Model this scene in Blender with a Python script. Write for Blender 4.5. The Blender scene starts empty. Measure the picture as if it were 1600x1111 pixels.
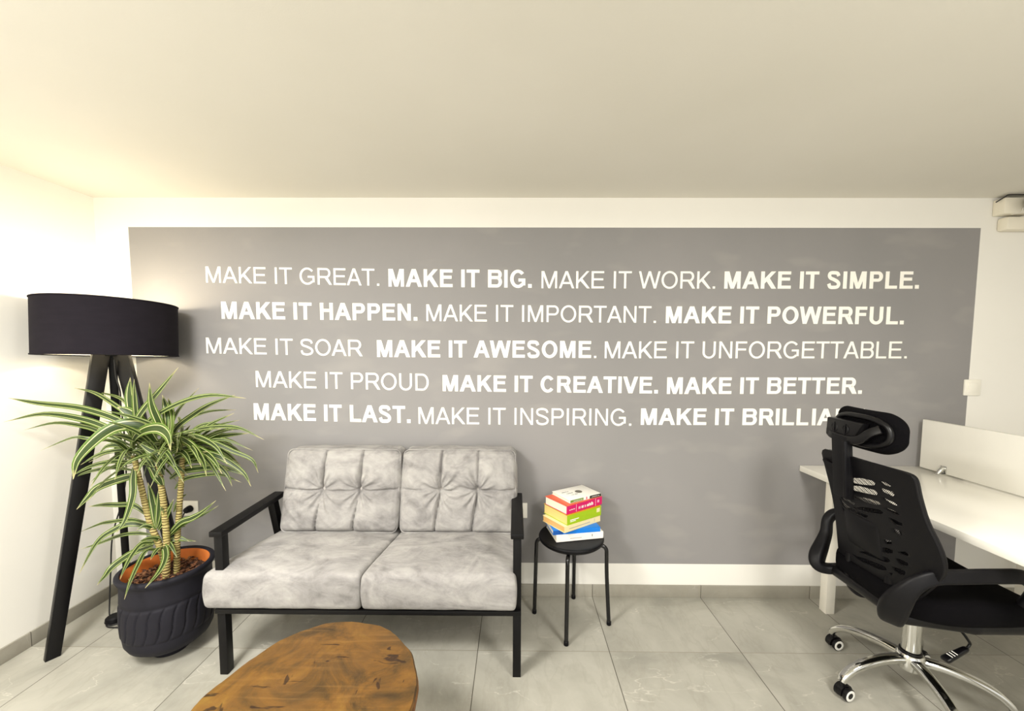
import bpy, bmesh, math, random
from mathutils import Vector, Matrix, noise
PI = math.pi
C = bpy.context.scene.collection
SC = bpy.context.scene

# ------------------------------------------------------------------ camera
cam_d = bpy.data.cameras.new('camera')
cam = bpy.data.objects.new('camera', cam_d); C.objects.link(cam)
cam_d.sensor_fit = 'HORIZONTAL'; cam_d.sensor_width = 36.0
cam_d.lens = 631.417 / 1600 * 36.0
cam_d.shift_x = 0.0
cam_d.shift_y = (588.056 - 555.5) / 1600
cam_d.clip_start = 0.02
cR = Vector((0.99996424, 0.00773137, 0.00342566)); cU = Vector((-0.00393898, 0.06738587, 0.99771921)); cF = Vector((-0.0074829, 0.99769703, -0.06741392))
cam.matrix_world = Matrix(((cR.x, cU.x, -cF.x, 0), (cR.y, cU.y, -cF.y, 0), (cR.z, cU.z, -cF.z, 1.37471), (0, 0, 0, 1)))
SC.camera = cam

# ------------------------------------------------------------------ light
SC.view_settings.view_transform = 'Standard'
SC.view_settings.look = 'None'
SC.view_settings.exposure = 0.0
SC.view_settings.gamma = 1.0
SC.view_settings.use_curve_mapping = False
world = bpy.data.worlds.new('world'); SC.world = world; world.use_nodes = True
bg = world.node_tree.nodes['Background']
bg.inputs[0].default_value = (1.0, 0.985, 0.95, 1); bg.inputs[1].default_value = 1.2

def area(name, loc, target, sx, sy, power, col):
    d = bpy.data.lights.new(name, 'AREA'); d.shape = 'RECTANGLE'; d.size = sx; d.size_y = sy
    d.energy = power; d.color = col
    o = bpy.data.objects.new(name, d); C.objects.link(o); o.location = loc
    o.rotation_euler = (Vector(target) - Vector(loc)).to_track_quat('-Z', 'Y').to_euler()
    return o
area('fill_light_rear', (-1.0, -3.0, 1.25), (-0.6, 2.0, 0.9), 3.4, 1.7, 40, (1.0, 0.985, 0.945))  # added soft fill light behind the camera, in place of an unseen window
def fill_point(name, loc, power, col):      # added point lights out of view, to brighten the ceiling and seats
    d = bpy.data.lights.new(name, 'POINT'); d.energy = power; d.color = col; d.shadow_soft_size = 0.16
    o = bpy.data.objects.new(name, d); C.objects.link(o); o.location = loc
fill_point('fill_point_right', (1.15, -0.05, 1.65), 24, (1.0, 0.975, 0.91))
fill_point('fill_point_left', (-1.15, 0.0, 1.65), 22, (1.0, 0.98, 0.93))
area('ceiling_lamp_right', (1.15, 0.1, 2.10), (1.15, 0.1, 0), 0.45, 0.45, 40, (1.0, 0.975, 0.91))
area('ceiling_lamp_left', (-1.3, 0.35, 2.10), (-1.3, 0.35, 0), 0.5, 0.5, 78, (1.0, 0.98, 0.93))

# ------------------------------------------------------------------ helpers
def lin(c):
    if isinstance(c, str):
        c = [int(c[i:i + 2], 16) / 255 for i in (0, 2, 4)]
    return tuple((v / 12.92 if v <= 0.04045 else ((v + 0.055) / 1.055) ** 2.4) for v in c) + (1,)

LOC = {}
def link(o, name, parent, origin):
    C.objects.link(o)
    if parent is not None:
        o.parent = parent; LOC[o] = LOC[parent]
    else:
        o.location = origin; LOC[o] = Vector(origin)

def tag(o, label=None, cat=None, group=None, kind=None):
    if label: o['label'] = label
    if cat: o['category'] = cat
    if group: o['group'] = group
    if kind: o['kind'] = kind
    return o

def thing(name, label, cat, loc, group=None):
    o = bpy.data.objects.new(name, None); o.empty_display_size = 0.1
    link(o, name, None, loc)
    return tag(o, label, cat, group)

def obj(name, bm, mats, parent=None, origin=None, smooth=35, label=None):
    """bm is in world coordinates; the mesh is shifted to the owner's origin"""
    if not isinstance(mats, (list, tuple)): mats = [mats]
    bmesh.ops.recalc_face_normals(bm, faces=bm.faces) if smooth != 'keep' else None
    if parent is not None: o0 = LOC[parent]
    elif origin is not None: o0 = Vector(origin)
    else:
        xs = [v.co for v in bm.verts]
        o0 = Vector(((min(c.x for c in xs) + max(c.x for c in xs)) / 2, (min(c.y for c in xs) + max(c.y for c in xs)) / 2, min(c.z for c in xs)))
    bm.verts.ensure_lookup_table()
    for v in bm.verts: v.co -= o0
    ang = math.radians(35 if smooth == 'keep' else smooth)
    for f in bm.faces: f.smooth = True
    for e in bm.edges:
        if len(e.link_faces) == 2:
            e.smooth = e.calc_face_angle(0) < ang
        else: e.smooth = True
    me = bpy.data.meshes.new(name); bm.to_mesh(me); bm.free()
    for m in mats: me.materials.append(m)
    o = bpy.data.objects.new(name, me)
    link(o, name, parent, o0)
    if label: o['label'] = label
    return o

def merge(bm, tmp, mat=0):
    for f in tmp.faces: f.material_index = mat
    me = bpy.data.meshes.new('tmp'); tmp.to_mesh(me); tmp.free()
    bm.from_mesh(me); bpy.data.meshes.remove(me)

def B(): return bmesh.new()

def hexa(bm, pts, bevel=0, mat=0, seg=2):
    """8 points: bottom 4 (ccw), top 4"""
    t = B(); v = [t.verts.new(p) for p in pts]
    for f in ((3, 2, 1, 0), (4, 5, 6, 7), (0, 1, 5, 4), (1, 2, 6, 5), (2, 3, 7, 6), (3, 0, 4, 7)): t.faces.new([v[i] for i in f])
    if bevel: bmesh.ops.bevel(t, geom=list(t.edges), offset=bevel, segments=seg, affect='EDGES', profile=0.5, clamp_overlap=True)
    merge(bm, t, mat)

def box(bm, x0, x1, y0, y1, z0, z1, bevel=0, mat=0, seg=2):
    hexa(bm, [(x0, y0, z0), (x1, y0, z0), (x1, y1, z0), (x0, y1, z0), (x0, y0, z1), (x1, y0, z1), (x1, y1, z1), (x0, y1, z1)], bevel, mat, seg)

def obox(bm, c, ang, lx, ly, z0, z1, bevel=0, mat=0, corner=False):
    """box rotated about z; c is centre, or the near corner"""
    ca, sa = math.cos(ang), math.sin(ang)
    xs = (0, lx) if corner else (-lx / 2, lx / 2); ys = (0, ly) if corner else (-ly / 2, ly / 2)
    P = [(c[0] + x * ca - y * sa, c[1] + x * sa + y * ca) for x, y in ((xs[0], ys[0]), (xs[1], ys[0]), (xs[1], ys[1]), (xs[0], ys[1]))]
    hexa(bm, [(x, y, z0) for x, y in P] + [(x, y, z1) for x, y in P], bevel, mat)

def bar(bm, p, q, side, w0, t0, w1=None, t1=None, bevel=0.002, mat=0):
    """bar from p to q; width w along 'side', thickness t across"""
    p, q = Vector(p), Vector(q); d = (q - p).normalized(); s = Vector(side); s = (s - d * s.dot(d)).normalized(); n = d.cross(s)
    w1 = w0 if w1 is None else w1; t1 = t0 if t1 is None else t1
    a = [p + s * (w0 / 2) * i + n * (t0 / 2) * j for i, j in ((-1, -1), (1, -1), (1, 1), (-1, 1))]
    b = [q + s * (w1 / 2) * i + n * (t1 / 2) * j for i, j in ((-1, -1), (1, -1), (1, 1), (-1, 1))]
    hexa(bm, a + b, bevel, mat)

def spline(pts, n=8):
    """Catmull-Rom through pts"""
    P = [Vector(p) for p in pts]; P = [P[0] * 2 - P[1]] + P + [P[-1] * 2 - P[-2]]
    out = []
    for i in range(1, len(P) - 2):
        for k in range(n):
            t = k / n; a, b, c, d = P[i - 1:i + 3]
            out.append(0.5 * ((2 * b) + (c - a) * t + (2 * a - 5 * b + 4 * c - d) * t * t + (3 * b - a - 3 * c + d) * t ** 3))
    out.append(P[-2]); return out

def sweep(bm, path, prof, mat=0, up=(0, 0, 1), scale=None, caps=True, twist=None):
    """sweep closed 2-D profile along path (parallel transport from 'up')"""
    P = [Vector(p) for p in path]; n = len(P); rings = []
    U = Vector(up)
    for i in range(n):
        d = (P[min(i + 1, n - 1)] - P[max(i - 1, 0)]).normalized()
        U = U - d * U.dot(d)
        if U.length < 1e-5: U = d.orthogonal()
        U.normalize(); S = d.cross(U)
        k = 1 if scale is None else (scale[i] if not callable(scale) else scale(i / (n - 1)))
        rings.append([bm.verts.new(P[i] + S * (a * k) + U * (b * k)) for a, b in prof])
    m = len(prof)
    for i in range(n - 1):
        for j in range(m):
            f = bm.faces.new((rings[i][j], rings[i][(j + 1) % m], rings[i + 1][(j + 1) % m], rings[i + 1][j])); f.material_index = mat
    if caps:
        for r in (rings[0], rings[-1]):
            f = bm.faces.new(r); f.material_index = mat

def circ(r, n=12): return [(r * math.cos(2 * PI * k / n), r * math.sin(2 * PI * k / n)) for k in range(n)]
def rrect(w, h, r, n=3):
    out = []
    for cx, cy, a0 in ((w / 2 - r, h / 2 - r, 0), (-w / 2 + r, h / 2 - r, PI / 2), (-w / 2 + r, -h / 2 + r, PI), (w / 2 - r, -h / 2 + r, 1.5 * PI)):
        for k in range(n + 1):
            a = a0 + PI / 2 * k / n; out.append((cx + r * math.cos(a), cy + r * math.sin(a)))
    return out
def tube(bm, path, r, n=12, mat=0, scale=None, up=(0, 0, 1)): sweep(bm, path, circ(r, n), mat, up, scale)

def lathe(bm, prof, c, n=48, mat=0, axis=None, wob=None):
    """revolve (r,z) profile about a vertical (or given) axis at c"""
    c = Vector(c); Z = Vector(axis).normalized() if axis else Vector((0, 0, 1))
    X = Z.orthogonal().normalized() if axis else Vector((1, 0, 0)); Yv = Z.cross(X)
    rings = []
    for r, z in prof:
        if r < 1e-6: rings.append([bm.verts.new(c + Z * z)]); continue
        ring = []
        for k in range(n):
            a = 2 * PI * k / n; rr = r + (wob(a, z) if wob else 0)
            ring.append(bm.verts.new(c + Z * z + X * (rr * math.cos(a)) + Yv * (rr * math.sin(a))))
        rings.append(ring)
    for a, b in zip(rings, rings[1:]):
        for k in range(n):
            k2 = (k + 1) % n
            if len(a) == 1 and len(b) == 1: continue
            if len(a) == 1: f = bm.faces.new((a[0], b[k], b[k2]))
            elif len(b) == 1: f = bm.faces.new((a[k], a[k2], b[0]))
            else: f = bm.faces.new((a[k], a[k2], b[k2], b[k]))
            f.material_index = mat

def cushion(bm, h, r, n, fn, mat=0):
    """rounded box of half sizes h; fn maps a local point (and its outward normal) to the world"""
    t = B(); hx, hy, hz = h; seen = {}
    def vert(u):
        key = tuple(round(a * 4096) for a in u)
        if key in seen: return seen[key]
        p = Vector((u[0] * hx, u[1] * hy, u[2] * hz))
        inn = Vector([max(-(hh - r), min(hh - r, pp)) for pp, hh in zip(p, h)])
        d = p - inn
        if d.length > 1e-9:
            nn = d.normalized(); p = inn + nn * r
        else: nn = Vector(u).normalized()
        seen[key] = t.verts.new(fn(p, nn)); return seen[key]
    nx, ny, nz = n
    def warp(k, m, hh):   # more samples in the rounded rim
        a = -1 + 2 * k / m
        return math.copysign(1 - (1 - abs(a)) ** 1.25, a) if abs(a) < 1 else a
    gx = [warp(k, nx, hx) for k in range(nx + 1)]; gy = [warp(k, ny, hy) for k in range(ny + 1)]; gz = [warp(k, nz, hz) for k in range(nz + 1)]
    for s in (-1, 1):
        for i in range(nx):
            for j in range(ny): t.faces.new([vert(u) for u in ((gx[i], gy[j], s), (gx[i + 1], gy[j], s), (gx[i + 1], gy[j + 1], s), (gx[i], gy[j + 1], s))])
            for j in range(nz): t.faces.new([vert(u) for u in ((gx[i], s, gz[j]), (gx[i + 1], s, gz[j]), (gx[i + 1], s, gz[j + 1]), (gx[i], s, gz[j + 1]))])
        for i in range(ny):
            for j in range(nz): t.faces.new([vert(u) for u in ((s, gy[i], gz[j]), (s, gy[i + 1], gz[j]), (s, gy[i + 1], gz[j + 1]), (s, gy[i], gz[j + 1]))])
    merge(bm, t, mat)

def prism(bm, poly, z0, z1, mat=0, bevel=0):
    """vertical prism on an xy polygon"""
    t = B(); a = [t.verts.new((x, y, z0)) for x, y in poly]; b = [t.verts.new((x, y, z1)) for x, y in poly]
    t.faces.new(a[::-1]); t.faces.new(b); n = len(poly)
    for i in range(n): t.faces.new((a[i], a[(i + 1) % n], b[(i + 1) % n], b[i]))
    if bevel:
        es = [e for e in t.edges if len(set(round(v.co.z, 5) for v in e.verts)) == 1]
        bmesh.ops.bevel(t, geom=es, offset=bevel, segments=3, affect='EDGES', profile=0.5)
    merge(bm, t, mat)

# ------------------------------------------------------------------ materials
class NT:
    def __init__(s, name, rough=0.5, metal=0.0, spec=0.5):
        s.m = bpy.data.materials.new(name); s.m.use_nodes = True; s.t = s.m.node_tree; s.p = s.t.nodes['Principled BSDF']
        s.p.inputs['Roughness'].default_value = rough; s.p.inputs['Metallic'].default_value = metal
        s.p.inputs['Specular IOR Level'].default_value = spec
    def n(s, kind, **kw):
        x = s.t.nodes.new('ShaderNode' + kind)
        for k, v in kw.items(): setattr(x, k, v)
        return x
    def l(s, a, b): s.t.links.new(a, b)
    def set(s, node, **kw):
        for k, v in kw.items(): node.inputs[k.replace('_', ' ')].default_value = v
    def math(s, op, a, b=None, c=None):
        x = s.n('Math', operation=op)
        for i, v in enumerate((a, b, c)):
            if v is None: continue
            if isinstance(v, (int, float)): x.inputs[i].default_value = v
            else: s.l(v, x.inputs[i])
        return x.outputs[0]
    def pos(s): return s.n('NewGeometry').outputs['Position']
    def objc(s): return s.n('TexCoord').outputs['Object']
    def noise(s, vec, scale, detail=4, rough=0.55, dist=0.0):
        x = s.n('TexNoise'); x.inputs['Scale'].default_value = scale; x.inputs['Detail'].default_value = detail
        x.inputs['Roughness'].default_value = rough; x.inputs['Distortion'].default_value = dist
        if vec is not None: s.l(vec, x.inputs['Vector'])
        return x.outputs[0]
    def mapping(s, vec, scale=(1, 1, 1), loc=(0, 0, 0), rot=(0, 0, 0)):
        x = s.n('Mapping'); x.inputs['Scale'].default_value = scale; x.inputs['Location'].default_value = loc; x.inputs['Rotation'].default_value = rot
        s.l(vec, x.inputs['Vector']); return x.outputs[0]
    def ramp(s, fac, stops, interp='LINEAR'):
        x = s.n('ValToRGB'); e = x.color_ramp.elements; x.color_ramp.interpolation = interp
        while len(e) < len(stops): e.new(0.5)
        for i, (p, c) in enumerate(stops):
            e[i].position = p; e[i].color = lin(c) if not isinstance(c, (int, float)) else (c, c, c, 1)
        s.l(fac, x.inputs[0]); return x.outputs[0]
    def mix(s, fac, a, b, blend='MIX'):
        x = s.n('MixRGB', blend_type=blend)
        for i, v in enumerate((fac, a, b)):
            if isinstance(v, (int, float)): x.inputs[i].default_value = v if i == 0 else (v, v, v, 1)
            elif isinstance(v, (str, tuple)): x.inputs[i].default_value = lin(v)
            else: s.l(v, x.inputs[i])
        return x.outputs[0]
    def color(s, v):
        if isinstance(v, (str, tuple)): s.p.inputs['Base Color'].default_value = lin(v)
        else: s.l(v, s.p.inputs['Base Color'])
        return s
    def bump(s, h, strength=0.3, dist=0.01):
        x = s.n('Bump'); x.inputs['Strength'].default_value = strength; x.inputs['Distance'].default_value = dist
        s.l(h, x.inputs['Height']); s.l(x.outputs[0], s.p.inputs['Normal']); return s
    def rough(s, v): s.l(v, s.p.inputs['Roughness']); return s

def plain(name, col, rough=0.5, metal=0.0, spec=0.5, nscale=60, namt=0.06, bump=0.0):
    k = NT(name, rough, metal, spec); nz = k.noise(k.objc(), nscale, 3)
    c = lin(col); lo = tuple(min(1, v * (1 - namt)) for v in c[:3]) + (1,); hi = tuple(min(1, v * (1 + namt)) for v in c[:3]) + (1,)
    x = k.n('MixRGB'); x.inputs[1].default_value = lo; x.inputs[2].default_value = hi; k.l(nz, x.inputs[0]); k.l(x.outputs[0], k.p.inputs['Base Color'])
    if bump: k.bump(nz, bump, 0.002)
    return k.m

# ------------------------------------------------------------------ measured points, in metres
LEAVES=[
 (0.0244,[(-1.668, 1.74, 0.957), (-1.709, 1.732, 1.047), (-1.864, 1.72, 1.11), (-2.046, 1.706, 1.136), (-2.153, 1.69, 1.16)]),
 (0.0245,[(-1.682, 1.74, 0.963), (-1.784, 1.733, 1.026), (-1.887, 1.724, 1.066), (-2.034, 1.712, 1.088), (-2.193, 1.7, 1.055)]),
 (0.0165,[(-1.683, 1.74, 0.943), (-1.818, 1.74, 1.005), (-1.895, 1.74, 1.03), (-2.019, 1.74, 1.044), (-2.161, 1.74, 1.011)]),
 (0.0134,[(-1.689, 1.74, 0.929), (-1.769, 1.724, 0.972), (-1.835, 1.699, 0.986), (-1.87, 1.671, 0.994), (-1.973, 1.64, 0.946)]),
 (0.0535,[(-1.559, 1.72, 0.968), (-1.591, 1.693, 1.038), (-1.642, 1.653, 1.048), (-1.68, 1.607, 1.015), (-1.719, 1.555, 0.937), (-1.685, 1.5, 0.873)]),
 (0.0169,[(-1.647, 1.74, 1.02), (-1.707, 1.753, 1.08), (-1.775, 1.772, 1.117), (-1.89, 1.795, 1.171), (-2.012, 1.82, 1.191)]),
 (0.0115,[(-1.661, 1.74, 1.077), (-1.732, 1.776, 1.128), (-1.834, 1.829, 1.153), (-2.004, 1.89, 1.169)]),
 (0.0466,[(-1.609, 1.74, 1.003), (-1.635, 1.735, 1.049), (-1.682, 1.728, 1.095), (-1.717, 1.72, 1.119)]),
 (0.0333,[(-1.666, 1.74, 0.992), (-1.681, 1.745, 1.09), (-1.692, 1.752, 1.174), (-1.692, 1.76, 1.244)]),
 (0.0244,[(-1.654, 1.74, 0.992), (-1.643, 1.726, 1.093), (-1.624, 1.705, 1.179), (-1.599, 1.68, 1.244)]),
 (0.0161,[(-1.626, 1.74, 0.901), (-1.652, 1.716, 0.929), (-1.663, 1.681, 0.93), (-1.675, 1.64, 0.916)]),
 (0.0192,[(-1.671, 1.74, 0.912), (-1.726, 1.735, 0.944), (-1.779, 1.728, 0.945), (-1.812, 1.72, 0.913)]),
 (0.0140,[(-1.681, 1.74, 0.834), (-1.774, 1.748, 0.843), (-1.865, 1.76, 0.83), (-1.948, 1.774, 0.807), (-2.007, 1.79, 0.781)]),
 (0.0319,[(-1.665, 1.74, 0.808), (-1.704, 1.72, 0.806), (-1.788, 1.691, 0.775), (-1.805, 1.657, 0.74), (-1.815, 1.62, 0.705)]),
 (0.0266,[(-1.68, 1.74, 0.849), (-1.667, 1.72, 0.798), (-1.646, 1.691, 0.734), (-1.65, 1.657, 0.647), (-1.656, 1.62, 0.605)]),
 (0.0241,[(-1.625, 1.75, 0.571), (-1.7, 1.73, 0.597), (-1.747, 1.701, 0.581), (-1.79, 1.667, 0.54), (-1.839, 1.63, 0.416)]),
 (0.0137,[(-1.621, 1.75, 0.536), (-1.687, 1.743, 0.547), (-1.756, 1.734, 0.54), (-1.841, 1.722, 0.509), (-1.909, 1.71, 0.489)]),
 (0.0140,[(-1.63, 1.75, 0.589), (-1.725, 1.757, 0.603), (-1.826, 1.766, 0.588), (-1.891, 1.778, 0.572), (-2.003, 1.79, 0.526)]),
 (0.0194,[(-1.64, 1.75, 0.624), (-1.7, 1.75, 0.671), (-1.778, 1.75, 0.674), (-1.844, 1.75, 0.673), (-1.908, 1.75, 0.664)]),
 (0.0266,[(-1.624, 1.75, 0.488), (-1.696, 1.727, 0.464), (-1.749, 1.693, 0.424), (-1.749, 1.654, 0.4), (-1.741, 1.61, 0.385)]),
 (0.0209,[(-1.629, 1.75, 0.5), (-1.644, 1.717, 0.511), (-1.64, 1.669, 0.489), (-1.617, 1.612, 0.464), (-1.581, 1.55, 0.447)]),
 (0.0205,[(-1.614, 1.75, 0.471), (-1.618, 1.705, 0.482), (-1.593, 1.64, 0.454), (-1.553, 1.564, 0.429), (-1.498, 1.48, 0.409)]),
 (0.0260,[(-1.59, 1.75, 0.471), (-1.54, 1.714, 0.496), (-1.491, 1.661, 0.478), (-1.464, 1.599, 0.454), (-1.463, 1.53, 0.424)]),
 (0.0251,[(-1.558, 1.75, 0.53), (-1.5, 1.753, 0.591), (-1.451, 1.758, 0.61), (-1.408, 1.764, 0.635), (-1.346, 1.77, 0.689)]),
 (0.0141,[(-1.559, 1.75, 0.519), (-1.513, 1.76, 0.565), (-1.464, 1.774, 0.597), (-1.418, 1.791, 0.617), (-1.366, 1.81, 0.649)]),
 (0.0141,[(-1.566, 1.75, 0.501), (-1.544, 1.762, 0.507), (-1.516, 1.78, 0.5), (-1.47, 1.8, 0.483)]),
 (0.0280,[(-1.605, 1.75, 0.566), (-1.616, 1.757, 0.639), (-1.636, 1.768, 0.709), (-1.66, 1.78, 0.766)]),
 (0.0249,[(-1.602, 1.75, 0.566), (-1.593, 1.75, 0.628), (-1.587, 1.75, 0.686), (-1.587, 1.75, 0.742)]),
 (0.0220,[(-1.6, 1.75, 0.566), (-1.576, 1.743, 0.61), (-1.559, 1.732, 0.65), (-1.549, 1.72, 0.684)]),
 (0.0253,[(-1.611, 1.75, 0.566), (-1.634, 1.762, 0.607), (-1.665, 1.78, 0.641), (-1.706, 1.8, 0.681)]),
 (0.0220,[(-1.597, 1.75, 0.56), (-1.561, 1.745, 0.609), (-1.529, 1.738, 0.662), (-1.503, 1.73, 0.709)]),
 (0.0191,[(-1.615, 1.75, 0.554), (-1.62, 1.738, 0.577), (-1.632, 1.72, 0.59), (-1.647, 1.7, 0.582)]),
 (0.0142,[(-1.549, 1.78, 0.63), (-1.536, 1.787, 0.669), (-1.523, 1.798, 0.692), (-1.509, 1.81, 0.704)]),
 (0.0323,[(-1.66, 1.72, 0.968), (-1.631, 1.713, 1.053), (-1.586, 1.704, 1.111), (-1.499, 1.692, 1.199), (-1.41, 1.68, 1.293)]),
 (0.0322,[(-1.508, 1.72, 0.969), (-1.527, 1.708, 1.049), (-1.539, 1.69, 1.135), (-1.526, 1.67, 1.229)]),
 (0.0330,[(-1.508, 1.72, 0.969), (-1.505, 1.727, 1.046), (-1.519, 1.738, 1.106), (-1.546, 1.75, 1.169)]),
 (0.0248,[(-1.497, 1.72, 0.969), (-1.495, 1.73, 1.051), (-1.504, 1.744, 1.105), (-1.53, 1.76, 1.154)]),
 (0.0216,[(-1.619, 1.72, 0.996), (-1.571, 1.715, 1.065), (-1.436, 1.708, 1.138), (-1.294, 1.699, 1.174), (-1.138, 1.69, 1.163)]),
 (0.0171,[(-1.561, 1.78, 0.954), (-1.554, 1.79, 1.017), (-1.518, 1.804, 1.099), (-1.437, 1.82, 1.194)]),
 (0.0282,[(-1.556, 1.78, 0.949), (-1.511, 1.78, 1.019), (-1.442, 1.78, 1.071), (-1.358, 1.78, 1.123), (-1.245, 1.78, 1.167)]),
 (0.0172,[(-1.556, 1.78, 0.949), (-1.527, 1.792, 1.016), (-1.499, 1.808, 1.046), (-1.406, 1.828, 1.084), (-1.294, 1.85, 1.089)]),
 (0.0227,[(-1.517, 1.78, 0.911), (-1.477, 1.783, 0.942), (-1.433, 1.788, 0.985), (-1.372, 1.794, 1.032), (-1.267, 1.8, 1.082)]),
 (0.0167,[(-1.533, 1.78, 0.943), (-1.461, 1.772, 0.995), (-1.357, 1.76, 1.023), (-1.219, 1.746, 1.027), (-1.093, 1.73, 0.977)]),
 (0.0286,[(-1.517, 1.78, 0.914), (-1.459, 1.788, 0.936), (-1.391, 1.8, 0.962), (-1.311, 1.814, 0.977), (-1.22, 1.83, 0.984)]),
 (0.0142,[(-1.51, 1.78, 0.926), (-1.425, 1.783, 0.949), (-1.356, 1.788, 0.962), (-1.293, 1.794, 0.956), (-1.191, 1.8, 0.911)]),
 (0.0197,[(-1.509, 1.78, 0.943), (-1.422, 1.78, 0.964), (-1.344, 1.78, 0.947), (-1.274, 1.78, 0.915), (-1.182, 1.78, 0.874), (-1.156, 1.78, 0.813)]),
 (0.0219,[(-1.544, 1.78, 0.949), (-1.479, 1.764, 0.982), (-1.394, 1.739, 0.987), (-1.293, 1.711, 0.952), (-1.222, 1.68, 0.881)]),
 (0.0245,[(-1.535, 1.78, 0.908), (-1.465, 1.76, 0.931), (-1.38, 1.731, 0.933), (-1.296, 1.697, 0.901), (-1.231, 1.66, 0.845)]),
 (0.0241,[(-1.589, 1.78, 0.966), (-1.515, 1.75, 0.988), (-1.4, 1.707, 0.964), (-1.308, 1.656, 0.908), (-1.251, 1.6, 0.857)]),
 (0.0252,[(-1.525, 1.78, 0.873), (-1.466, 1.778, 0.903), (-1.405, 1.774, 0.91), (-1.305, 1.77, 0.881), (-1.215, 1.765, 0.821), (-1.178, 1.76, 0.758)]),
 (0.0284,[(-1.559, 1.78, 0.784), (-1.515, 1.785, 0.813), (-1.464, 1.792, 0.825), (-1.334, 1.801, 0.83), (-1.232, 1.81, 0.79)]),
 (0.0167,[(-1.485, 1.78, 0.85), (-1.406, 1.773, 0.875), (-1.328, 1.764, 0.855), (-1.276, 1.752, 0.812), (-1.249, 1.74, 0.765)]),
 (0.0436,[(-1.668, 1.72, 0.928), (-1.624, 1.695, 0.988), (-1.547, 1.659, 1.029), (-1.45, 1.617, 1.046), (-1.373, 1.57, 1.027), (-1.322, 1.52, 0.981)]),
 (0.0447,[(-1.541, 1.72, 0.776), (-1.535, 1.691, 0.83), (-1.522, 1.649, 0.876), (-1.514, 1.6, 0.902)]),
 (0.0291,[(-1.533, 1.72, 0.821), (-1.521, 1.696, 0.868), (-1.504, 1.661, 0.911), (-1.487, 1.62, 0.941)]),
 (0.0169,[(-1.538, 1.78, 0.737), (-1.507, 1.78, 0.773), (-1.456, 1.78, 0.794), (-1.331, 1.78, 0.806), (-1.236, 1.78, 0.769)]),
 (0.0248,[(-1.567, 1.78, 0.837), (-1.511, 1.761, 0.884), (-1.421, 1.733, 0.915), (-1.319, 1.7, 0.93)]),
 (0.0229,[(-1.525, 1.78, 0.861), (-1.488, 1.794, 0.916), (-1.427, 1.815, 0.947), (-1.366, 1.84, 0.93)]),
 (0.0248,[(-1.532, 1.72, 0.844), (-1.588, 1.73, 0.904), (-1.639, 1.744, 0.934), (-1.702, 1.76, 0.895)]),
 (0.0243,[(-1.526, 1.72, 0.844), (-1.545, 1.713, 0.908), (-1.578, 1.702, 0.939), (-1.614, 1.69, 0.975)]),
 (0.0257,[(-1.521, 1.78, 0.844), (-1.521, 1.792, 0.917), (-1.515, 1.81, 0.972), (-1.494, 1.83, 1.021)]),
 (0.0226,[(-1.509, 1.78, 0.838), (-1.455, 1.78, 0.867), (-1.369, 1.78, 0.862), (-1.289, 1.78, 0.827)]),
 (0.0202,[(-1.503, 1.78, 0.844), (-1.455, 1.799, 0.886), (-1.374, 1.827, 0.885), (-1.303, 1.86, 0.84)]),
 (0.0219,[(-1.564, 1.78, 0.89), (-1.491, 1.756, 0.92), (-1.428, 1.721, 0.907), (-1.375, 1.68, 0.863)]),
]
BACK= [(1.6857, 0.9645), (1.5959, 0.9681), (1.5114, 0.9679), (1.4047, 0.9697), (1.3206, 0.9718), (1.2996, 0.9677), (1.2932, 0.9518), (1.2929, 0.899), (1.2836, 0.8186), (1.2563, 0.7484), (1.2475, 0.6922), (1.2593, 0.6432), (1.3247, 0.5486), (1.3934, 0.4579), (1.4784, 0.3887), (1.5388, 0.4083), (1.6199, 0.4091), (1.672, 0.4286), (1.6844, 0.4923), (1.6801, 0.5733), (1.6682, 0.6954), (1.6702, 0.7963), (1.6811, 0.8867)]
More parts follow.
